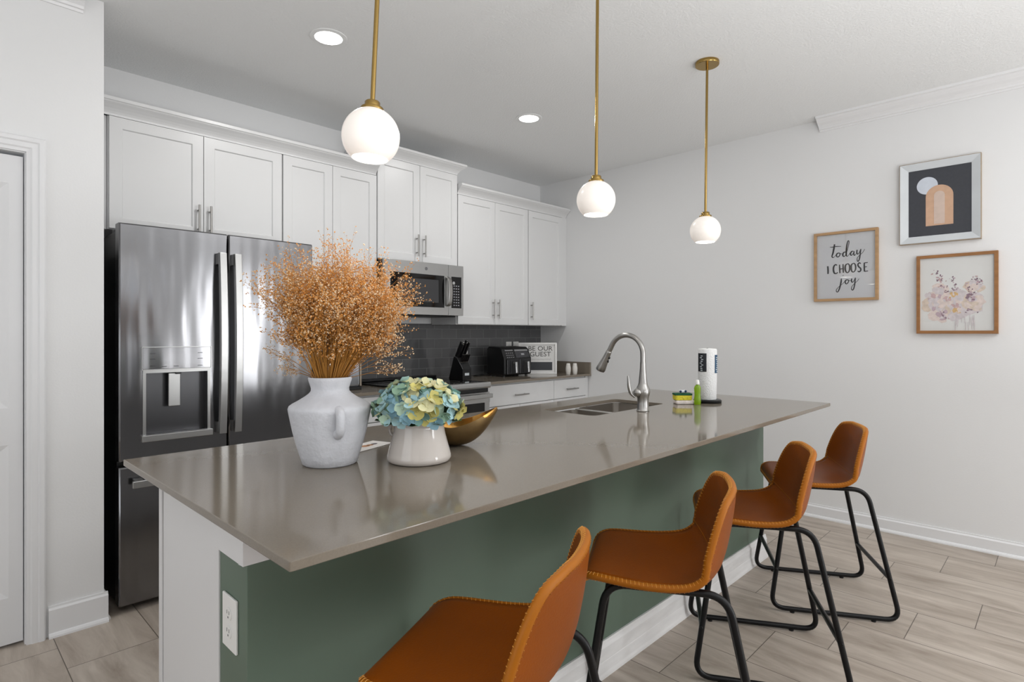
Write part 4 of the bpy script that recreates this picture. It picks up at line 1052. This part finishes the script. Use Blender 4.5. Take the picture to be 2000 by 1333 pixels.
m = MB().prism([(AX0+0.145, 0.008), (AX1-0.03, 0.008), (AX1-0.03, 0.062), (AX0+0.145, 0.062)], fface, 0.0005, 0.0025); m.build('display_panel', mat('fryer_panel', '#3a3a3d', 0.15), t)
m = MB().prism([(AX0+0.145, 0.066), (AX1-0.03, 0.066), (AX1-0.03, 0.082), (AX0+0.145, 0.082)], fface, 0.0005, 0.003).prism([(AX0+0.03, 0.070), (AX0+0.125, 0.070), (AX0+0.125, 0.080), (AX0+0.03, 0.080)], fface, 0.0005, 0.002)
m.build('trim_strip', mat('fryer_silver', '#9a9a9c', 0.3, 0.8), t)
m = MB()
for r in range(3):
    for c in range(4): m.prism([(AX0+0.035+c*0.024, 0.008+r*0.02), (AX0+0.047+c*0.024, 0.008+r*0.02), (AX0+0.047+c*0.024, 0.014+r*0.02), (AX0+0.035+c*0.024, 0.014+r*0.02)], fface, 0.0005, 0.0012)
m.prism([(AX0+0.215, 0.028), (AX0+0.255, 0.028), (AX0+0.255, 0.046), (AX0+0.215, 0.046)], fface, 0.0026, 0.0032)
m.build('control_marks', mat('fryer_print', '#8f8f93', 0.5), t)
# power cord tail to the left of the fryer
o = MB().tube(smooth_path([(3.46, 3.64, CT+0.014), (3.42, 3.665, CT+0.006), (3.38, 3.66, CT+0.0045), (3.35, 3.70, CT+0.0045), (3.40, 3.74, CT+0.0045), (3.50, 3.74, CT+0.0045)], 6), 0.0038, 8).build('power_cord', BLACKP, t)

# sign facing into the room from the corner
SC_ = Vector((3.955, 3.500, CT+0.0005)); SW, SH = 0.350, 0.285
def sfn(a, b, d): return SC_+CR*a+UP*b-CF*(d-b*0.06)
t = thing('framed_sign', SC_, 'white framed sign reading BE OUR GUEST behind the air fryer', 'sign')
m = MB(); fw = 0.016
for P in ([(-SW/2, 0), (SW/2, 0), (SW/2, fw), (-SW/2, fw)], [(-SW/2, SH-fw), (SW/2, SH-fw), (SW/2, SH), (-SW/2, SH)], [(-SW/2, fw), (-SW/2+fw, fw), (-SW/2+fw, SH-fw), (-SW/2, SH-fw)], [(SW/2-fw, fw), (SW/2, fw), (SW/2, SH-fw), (SW/2-fw, SH-fw)]): m.prism(P, sfn, 0, 0.022)
m.build('frame', mat('white_wood', '#e4e3e1', 0.5, nscale=20, namt=0.04), t, bevel=0.001)
MB().prism([(-SW/2+fw, fw), (SW/2-fw, fw), (SW/2-fw, SH-fw), (-SW/2+fw, SH-fw)], sfn, 0.002, 0.010).build('board', mat('sign_board', '#dad9d7', 0.6), t)
INK = mat('sign_ink', '#4c4a48', 0.6)
mt_ = MB()
for txt, y, s in (('BE OUR', 0.212, 0.060), ('GUEST', 0.160, 0.060)):
    q = text_mesh(txt, s, lambda x, yy, z: sfn(x*1.08+0.024, y+yy, 0.0112+z)); mt_.v += []; mt_.add(q.v, q.f)
mt_.build('lettering', INK, t, fix=False)
m = MB(); random.seed(2)
P = []
for i in range(46): P.append((-0.085+i*0.0046, 0.132+0.005*math.sin(i*1.9)+random.uniform(-0.002, 0.002), 0.0006))
ribbon(m, P, lambda a, b: sfn(a, b, 0.0108)); m.build('small_script', INK, t, fix=False)
MB().prism([(-SW/2+0.03, 0.034), (SW/2-0.042, 0.034), (SW/2-0.042, 0.108), (-SW/2+0.03, 0.108)], sfn, 0.0103, 0.013).build('dark_panel', mat('chalk_panel', '#3c3e42', 0.6), t)
# shakers
for i, (p, lab) in enumerate((((4.095, 3.255), 'left one of the two white shakers in the corner'), ((4.150, 3.222), 'right one of the two white shakers in the corner'))):
    P = Vector((p[0], p[1], CT+0.0005)); t = thing('salt_shaker', P, lab, 'shaker', 'white shakers in the corner of the worktop')
    MB().lathe([(0, 0), (0.017, 0), (0.019, 0.004), (0.0235, 0.035), (0.0235, 0.055), (0.0195, 0.082), (0.0175, 0.086)], P, 28).build('body', mat('shaker_glaze', '#d8d5cf', 0.4, nscale=30, namt=0.05), t)
    MB().lathe([(0.0175, 0.0862), (0.0178, 0.094), (0.014, 0.099), (0, 0.100)], P, 28).build('cap', mat('shaker_cap', '#e5e2dd', 0.3), t)
# toaster, mostly hidden behind the vase
t = thing('toaster', (1.93, 3.46, CT), 'chrome toaster left of the range, mostly hidden by the vase', 'toaster')
MB().box(1.80, 2.045, 3.375, 3.545, CT+0.018, CT+0.185).build('body', mat('toaster_chrome', '#c5cad2', 0.16, 1.0), t, bevel=0.018, seg=4)
MB().box(1.795, 2.05, 3.37, 3.55, CT+0.0005, CT+0.022).build('base', BLACKP, t, bevel=0.003)
MB().box(2.046, 2.060, 3.385, 3.535, CT+0.0225, CT+0.175).build('end_panel', mat('toaster_end', '#a59a8c', 0.35, 0.6), t, bevel=0.004)
m = MB().box(2.060, 2.075, 3.44, 3.48, CT+0.12, CT+0.135).build('lever', BLACKP, t, bevel=0.002)
MB().box(1.84, 2.00, 3.42, 3.445, CT+0.1852, CT+0.187).box(1.84, 2.00, 3.475, 3.50, CT+0.1852, CT+0.187).build('slots', BLACKP, t)

# ---------------------------------------------------------------- pictures on the right wall
def wfn(a, b, d): return (XR-d, a, b)      # a along the wall, b up, d out of the wall
def frame_bars(y0, y1, z0, z1, wd, d0, d1, inner=None):
    m = MB(); di = d1 if inner is None else inner
    # mitred frame, outer face depth d1, inner lip depth di
    O = [(y0, z0), (y1, z0), (y1, z1), (y0, z1)]; I = [(y0+wd, z0+wd), (y1-wd, z0+wd), (y1-wd, z1-wd), (y0+wd, z1-wd)]
    v = [wfn(a, b, d0) for a, b in O]+[wfn(a, b, d1) for a, b in O]+[wfn(a, b, di) for a, b in I]+[wfn(a, b, d0) for a, b in I]
    f = []
    for i in range(4):
        j = (i+1) % 4; f += [(i, j, 4+j, 4+i), (4+i, 4+j, 8+j, 8+i), (8+i, 8+j, 12+j, 12+i), (12+i, 12+j, j, i)]
    return m.add(v, f)
OAK = mat('light_oak', '#b08d66', 0.5, nscale=6, namt=0.12, stretch=(1, 1, 6)); WAL = mat('brown_oak', '#94663a', 0.45, nscale=6, namt=0.15, stretch=(1, 1, 6))
GLASS = mat('picture_glass', '#ffffff', 0.02, trans=1.0, ior=1.45)
def glass(y0, y1, z0, z1, d, parent): MB().prism([(y0, z0), (y1, z0), (y1, z1), (y0, z1)], wfn, d, d+0.002).build('glass', GLASS, parent)
# lettered print
y0, y1, z0, z1 = 0.884, 1.266, 1.490, 1.958
t = thing('framed_print', (XR, (y0+y1)/2, z0), 'oak framed print reading today I choose joy', 'picture', 'framed pictures on the white wall')
frame_bars(y0, y1, z0, z1, 0.017, 0.0005, 0.027).build('frame', OAK, t, bevel=0.0008)
MB().prism([(y0+0.017, z0+0.017), (y1-0.017, z0+0.017), (y1-0.017, z1-0.017), (y0+0.017, z1-0.017)], wfn, 0.001, 0.010).build('paper', mat('print_paper', '#f3f4f7', 0.6), t)
m = MB()
STROKES = [[[1.1698,1.8589,0.0013],[1.1551,1.8573,0.0022],[1.1328,1.86,0.0022],[1.1019,1.8577,0.0013]],[[1.1408,1.8756,0.0039],[1.1452,1.8465,0.0047],[1.1506,1.8174,0.0043],[1.1568,1.7958,0.0034],[1.1515,1.7869,0.0026],[1.1417,1.791,0.0013],[1.1328,1.8034,0.0013]],[[1.1151,1.814,0.0026],[1.1262,1.8101,0.0034],[1.1293,1.7957,0.0034],[1.1217,1.7876,0.0026],[1.1116,1.7941,0.0026],[1.1081,1.8084,0.0026],[1.1151,1.815,0.0022],[1.1019,1.8078,0.0013],[1.0932,1.807,0.0013]],[[1.0749,1.8174,0.0022],[1.0866,1.8137,0.0034],[1.091,1.797,0.0039],[1.0844,1.7876,0.0026],[1.0736,1.7978,0.0017],[1.0649,1.8237,0.0013],[1.0571,1.8569,0.0017],[1.0541,1.8832,0.0022],[1.0584,1.891,0.0022],[1.0636,1.8794,0.003],[1.0679,1.8483,0.0039],[1.0705,1.8097,0.0039],[1.0679,1.789,0.0026],[1.0584,1.7915,0.0013],[1.0477,1.8099,0.0013]],[[1.0275,1.8176,0.0017],[1.0391,1.8163,0.0034],[1.0455,1.8,0.0034],[1.0404,1.7913,0.0026],[1.0305,1.801,0.0017],[1.0241,1.8172,0.0017],[1.0258,1.8005,0.0034],[1.0224,1.7896,0.0026],[1.0135,1.7969,0.0013],[1.0071,1.818,0.0013]],[[1.0063,1.8251,0.003],[1.008,1.8084,0.0034],[1.0037,1.796,0.0026],[0.9944,1.8047,0.0017],[0.9852,1.8278,0.0017],[0.9869,1.8112,0.003],[0.9894,1.7875,0.0034],[0.9936,1.7615,0.003],[1.0008,1.7477,0.0026],[1.0063,1.7564,0.0022],[1.005,1.7721,0.0017],[0.9923,1.7877,0.0013],[0.9734,1.8051,0.0013],[0.963,1.8255,0.0013]],[[1.0901,1.6623,0.0034],[1.0892,1.6593,0.0034]],[[1.0997,1.6414,0.0022],[1.1011,1.622,0.0039],[1.1054,1.5978,0.0039],[1.1129,1.5688,0.0034],[1.1217,1.5521,0.0026],[1.1297,1.5559,0.0022],[1.1284,1.5696,0.0017],[1.1129,1.5884,0.0013],[1.0932,1.6044,0.0013],[1.0779,1.623,0.0013]],[[1.0619,1.6302,0.0026],[1.0736,1.6275,0.0034],[1.0766,1.6131,0.0034],[1.0705,1.603,0.0026],[1.0606,1.6097,0.0026],[1.0563,1.624,0.0026],[1.0619,1.6312,0.0022],[1.0498,1.6236,0.0013],[1.0412,1.6279,0.0013]],[[1.0378,1.6374,0.003],[1.0395,1.6205,0.0034],[1.0348,1.612,0.0026],[1.0262,1.6197,0.0017],[1.0165,1.6408,0.0017],[1.0182,1.6216,0.003],[1.0207,1.5977,0.0034],[1.0258,1.5715,0.003],[1.0327,1.5598,0.0026],[1.0395,1.5674,0.0022],[1.0369,1.5841,0.0017],[1.0241,1.6003,0.0013],[1.005,1.6184,0.0013],[0.9953,1.6336,0.0013]],[[1.1829,1.7303,0.0043],[1.1811,1.7038,0.0047],[1.1811,1.6775,0.0043]],[[1.1262,1.7316,0.003],[1.135,1.7372,0.0034],[1.1452,1.7257,0.0043],[1.1479,1.7038,0.0047],[1.1426,1.6812,0.0043],[1.1306,1.6769,0.003],[1.1217,1.6846,0.0026]],[[1.1107,1.7352,0.003],[1.1098,1.7058,0.0039],[1.1081,1.6772,0.0034]],[[1.1081,1.7056,0.0026],[1.091,1.7067,0.0026]],[[1.0897,1.7374,0.003],[1.0888,1.7066,0.0039],[1.0875,1.6787,0.0034]],[[1.0627,1.7371,0.0026],[1.0749,1.7274,0.0043],[1.0766,1.7008,0.0047],[1.0692,1.6807,0.0034],[1.0584,1.6799,0.003],[1.0511,1.6964,0.0039],[1.0511,1.723,0.0039],[1.0584,1.7367,0.0026],[1.0627,1.7371,0.0026]],[[1.0292,1.7372,0.0026],[1.0399,1.7269,0.0043],[1.0412,1.7004,0.0047],[1.0348,1.6816,0.0034],[1.0233,1.6822,0.003],[1.0156,1.6985,0.0039],[1.0165,1.7236,0.0039],[1.0233,1.7367,0.0026],[1.0292,1.7372,0.0026]],[[0.9852,1.732,0.0026],[0.9944,1.7376,0.0034],[1.002,1.7262,0.0039],[0.9966,1.7114,0.0039],[0.9869,1.701,0.0039],[0.986,1.6866,0.0039],[0.9953,1.6787,0.0034],[1.0037,1.6855,0.0022]],[[0.9651,1.7365,0.003],[0.9651,1.7089,0.0039],[0.9643,1.6778,0.0034]],[[0.9643,1.7345,0.0026],[0.9451,1.7358,0.0022]],[[0.9643,1.7078,0.0022],[0.9505,1.7087,0.0022]],[[0.9634,1.6792,0.0026],[0.9435,1.6805,0.0022]]]
for s in STROKES: ribbon(m, [(a, b, w_*1.15) for a, b, w_ in s], lambda a, b: wfn(a, b, 0.0106))
m.build('lettering', mat('print_ink', '#26272b', 0.6), t, fix=False)
glass(y0+0.0175, y1-0.0175, z0+0.0175, z1-0.0175, 0.017, t)
# arch print
y0, y1, z0, z1 = 0.366, 0.768, 1.826, 2.327
t = thing('framed_print', (XR, (y0+y1)/2, z0), 'white framed abstract print of a peach arch and pale circle on charcoal', 'picture', 'framed pictures on the white wall')
frame_bars(y0+0.004, y1-0.004, z0+0.004, z1-0.004, 0.042, 0.0005, 0.034, 0.018).build('frame', mat('silver_white_frame', '#cfd3d6', 0.35, nscale=8, namt=0.04), t, bevel=0.0008)
frame_bars(y0, y1, z0, z1, 0.0038, 0.0005, 0.030).build('frame_edge', mat('taupe_edge', '#a3937f', 0.5), t)
MB().prism([(y0+0.046, z0+0.046), (y1-0.046, z0+0.046), (y1-0.046, z1-0.046), (y0+0.046, z1-0.046)], wfn, 0.001, 0.014).build('charcoal_ground', mat('art_charcoal', '#3c3e44', 0.6, nscale=60, namt=0.06), t)
k = 40
MB().prism([(0.6265+0.0530*math.cos(q), 2.180+0.0530*math.sin(q)) for q in [2*PI*i/k for i in range(k)]], wfn, 0.0141, 0.0146).build('pale_circle', mat('art_pale', '#ccd2dc', 0.6, nscale=40, namt=0.04), t)
def archp(a0, a1, zb, zt): 
    r = (a1-a0)/2; c = (a0+a1)/2; return [(a0, zb), (a1, zb)]+[(c+r*math.cos(q), zt-r+r*math.sin(q)) for q in [PI*i/20 for i in range(21)]]
MB().prism(archp(0.498, 0.634, 1.931, 2.176), wfn, 0.0147, 0.0152).build('peach_arch', mat('art_peach', '#c9a489', 0.6, nscale=25, namt=0.06), t)
MB().prism(archp(0.5395, 0.5925, 1.941, 2.139), wfn, 0.0153, 0.0157).build('inner_arch', mat('art_blush', '#cdb8ab', 0.6, nscale=25, namt=0.05), t)
# floral print
y0, y1, z0, z1 = 0.291, 0.679, 1.271, 1.749
t = thing('framed_print', (XR, (y0+y1)/2, z0), 'brown framed watercolour-like print of muted pink and mauve flowers', 'picture', 'framed pictures on the white wall')
frame_bars(y0, y1, z0, z1, 0.018, 0.0005, 0.032).build('frame', WAL, t, bevel=0.0008)
MB().prism([(y0+0.018, z0+0.018), (y1-0.018, z0+0.018), (y1-0.018, z1-0.018), (y0+0.018, z1-0.018)], wfn, 0.001, 0.020).build('canvas', mat('art_canvas', '#d3d3d1', 0.7, nscale=3, namt=0.03), t)
AM = [mat('art_'+n, c, 0.7, nscale=50, namt=0.1) for n, c in (('faint_mauve', '#c8c0c2'), ('mauve', '#b7a3ab'), ('plum', '#85707b'), ('rose', '#bea3a3'), ('gold', '#c9a878'), ('pale', '#d2c4be'), ('tan', '#cbbcae'))]
random.seed(31); m = MB(); lay = [0.0203]
def blob(a, b, r, mi, squash=1.0, rot=0.0, jag=0.25, k=14):
    lay[0] += 0.0000045; ph = random.uniform(0, 6); P = []
    for i in range(k):
        q = 2*PI*i/k; rr = r*(1+jag*random.uniform(-1, 1)); x = rr*math.cos(q); y = rr*squash*math.sin(q)
        P.append((a+x*math.cos(rot)-y*math.sin(rot), b+x*math.sin(rot)+y*math.cos(rot)))
    P = [(min(max(p[0], y0+0.022), y1-0.022), min(max(p[1], z0+0.022), z1-0.022)) for p in P]
    m.add([wfn(p[0], p[1], lay[0]) for p in P], [tuple(range(k))], mi)
for a, b, r in ((0.49, 1.47, 0.12), (0.42, 1.46, 0.07), (0.56, 1.43, 0.075), (0.58, 1.52, 0.06), (0.40, 1.55, 0.045)):
    for _ in range(5): blob(a+random.gauss(0, r*0.35), b+random.gauss(0, r*0.3), r*random.uniform(0.4, 0.75), random.choice((0, 5, 0, 6)))
def rose(a, b, r, cols):
    for i in range(10):
        q = random.uniform(0, 2*PI); d = r*random.uniform(0.1, 0.9); blob(a+d*math.cos(q), b+d*math.sin(q), r*random.uniform(0.25, 0.5), random.choice(cols), random.uniform(0.4, 0.8), q+PI/2)
rose(0.590, 1.505, 0.045, (3, 1, 0)); rose(0.553, 1.405, 0.050, (1, 0, 5, 1)); rose(0.417, 1.480, 0.040, (1, 2, 0)); rose(0.490, 1.440, 0.045, (3, 5, 0)); rose(0.520, 1.470, 0.04, (0, 5, 3))
rose(0.4945, 1.500, 0.026, (4, 4, 5)); rose(0.473, 1.412, 0.030, (4, 5, 4)); rose(0.395, 1.430, 0.035, (6, 5)); rose(0.565, 1.455, 0.035, (0, 5))
for a0, b0, a1, b1, n in ((0.585, 1.650, 0.53, 1.52, 42), (0.505, 1.60, 0.48, 1.52, 18), (0.44, 1.57, 0.40, 1.48, 20), (0.395, 1.60, 0.36, 1.56, 22), (0.58, 1.42, 0.53, 1.36, 16), (0.43, 1.42, 0.40, 1.40, 8)):
    for i in range(n):
        s = random.random(); blob(a0+(a1-a0)*s+random.gauss(0, 0.010), b0+(b1-b0)*s+random.gauss(0, 0.010), random.uniform(0.003, 0.0075), random.choice((2, 1, 3, 2)), 0.6, random.uniform(0, PI), 0.3, 8)
for i in range(16):
    a = 0.44+random.uniform(-0.05, 0.06); blob(a, 1.345+random.uniform(-0.03, 0.02), 0.0022, 0, 14, 0, 0.1, 8)
m.build('painted_flowers', AM, t, fix=False)

# ---------------------------------------------------------------- pendants and downlights
GL_OUT = mat('opal_glass', '#f4efe9', 0.25, emit='#fff1e6', estr=0.24); GL_IN = mat('opal_glass_inside', '#ffffff', 0.5, emit='#fffdf8', estr=2.6)
BULB = mat('bulb', '#ffffff', 0.5, emit='#fff4e4', estr=4)
PENDS = ((0.887, 0.040, 'brass pendant lamp with an opal globe, nearest, above the vase'), (1.958, 0.008, 'middle brass pendant lamp with an opal globe'), (2.956, 0.014, 'farthest brass pendant lamp, its round canopy visible on the ceiling'))
PY, PZ, PR = 1.41, 1.827, 0.080
for x, tilt, lab in PENDS:
    top = Vector((x+tilt, PY-tilt*0.3, ZC)); c = Vector((x, PY, PZ)); ax = (top-c).normalized()
    t = thing('pendant_lamp', top, lab, 'pendant lamp', 'brass and opal globe pendant lamps over the island')
    MB().lathe([(0, -0.0005), (0.062, -0.0005), (0.0625, -0.003), (0.0625, -0.016), (0.060, -0.019), (0, -0.019)], top, 44).build('canopy', BRASS, t)
    MB().tube([top-ax*0.018, c+ax*(PR+0.018)], 0.0068, 14).build('rod', BRASS, t)
    MB().lathe([(0, PR+0.020), (0.019, PR+0.020), (0.0215, PR+0.017), (0.0215, PR+0.004), (0.031, PR+0.002), (0.0325, PR-0.001), (0.0325, PR-0.008), (0.030, PR-0.011), (0, PR-0.012)], c, 36, ax).build('socket_cap', BRASS, t)
    prof = []; n = 26; a_top = math.asin(0.024/PR); a_bot = PI-math.asin(0.050/PR)
    for i in range(n+1):
        a = a_top+(a_bot-a_top)*i/n; prof.append((PR*math.sin(a), PR*math.cos(a)))
    inner = [(r*0.965, z*0.965-0.0005) for r, z in reversed(prof)]
    mis = [0]*n+[0]+[1]*n
    m = MB().lathe(prof+inner, c, 48, ax, mis=mis); m.build('globe', [GL_OUT, GL_IN], t, fix=False, sharp=80)
    MB().sphere(c+ax*0.018, 0.024, 18, 12, (1, 1, 1.25)).build('bulb', BULB, t)
    l = bpy.data.lights.new('pendant_glow', 'SPOT'); l.energy = 2.5; l.spot_size = math.radians(75); l.spot_blend = 1; l.shadow_soft_size = 0.03; l.color = (1, 0.93, 0.85)
    lo = bpy.data.objects.new('pendant_glow', l); C.objects.link(lo); lo.location = c-ax*0.07
LED = mat('downlight_lens', '#ffffff', 0.5, emit='#fffdf9', estr=9)
for x, y, lab in ((1.417, 2.635, 'round recessed ceiling light nearer the refrigerator'), (2.900, 2.646, 'round recessed ceiling light farther along, above the range')):
    t = thing('recessed_light', (x, y, ZC), lab, 'ceiling light', 'recessed ceiling lights')
    MB().lathe([(0.066, -0.0045), (0.074, -0.0045), (0.088, -0.003), (0.090, -0.0005), (0.066, -0.0005), (0.066, -0.0045)], (x, y, ZC), 44).build('trim_ring', CEIL, t)
    MB().lathe([(0, -0.0042), (0.0655, -0.0042), (0.0655, -0.0006), (0, -0.0006)], (x, y, ZC), 44).build('lens', LED, t)
    area('recessed_lamp', (x, y, ZC-0.008), (0, 0, 0), 0.12, 0.12, 6.5, (1, 0.99, 0.97), 'DISK')
for o in bpy.data.objects:
    if '_o' in o: del o['_o']
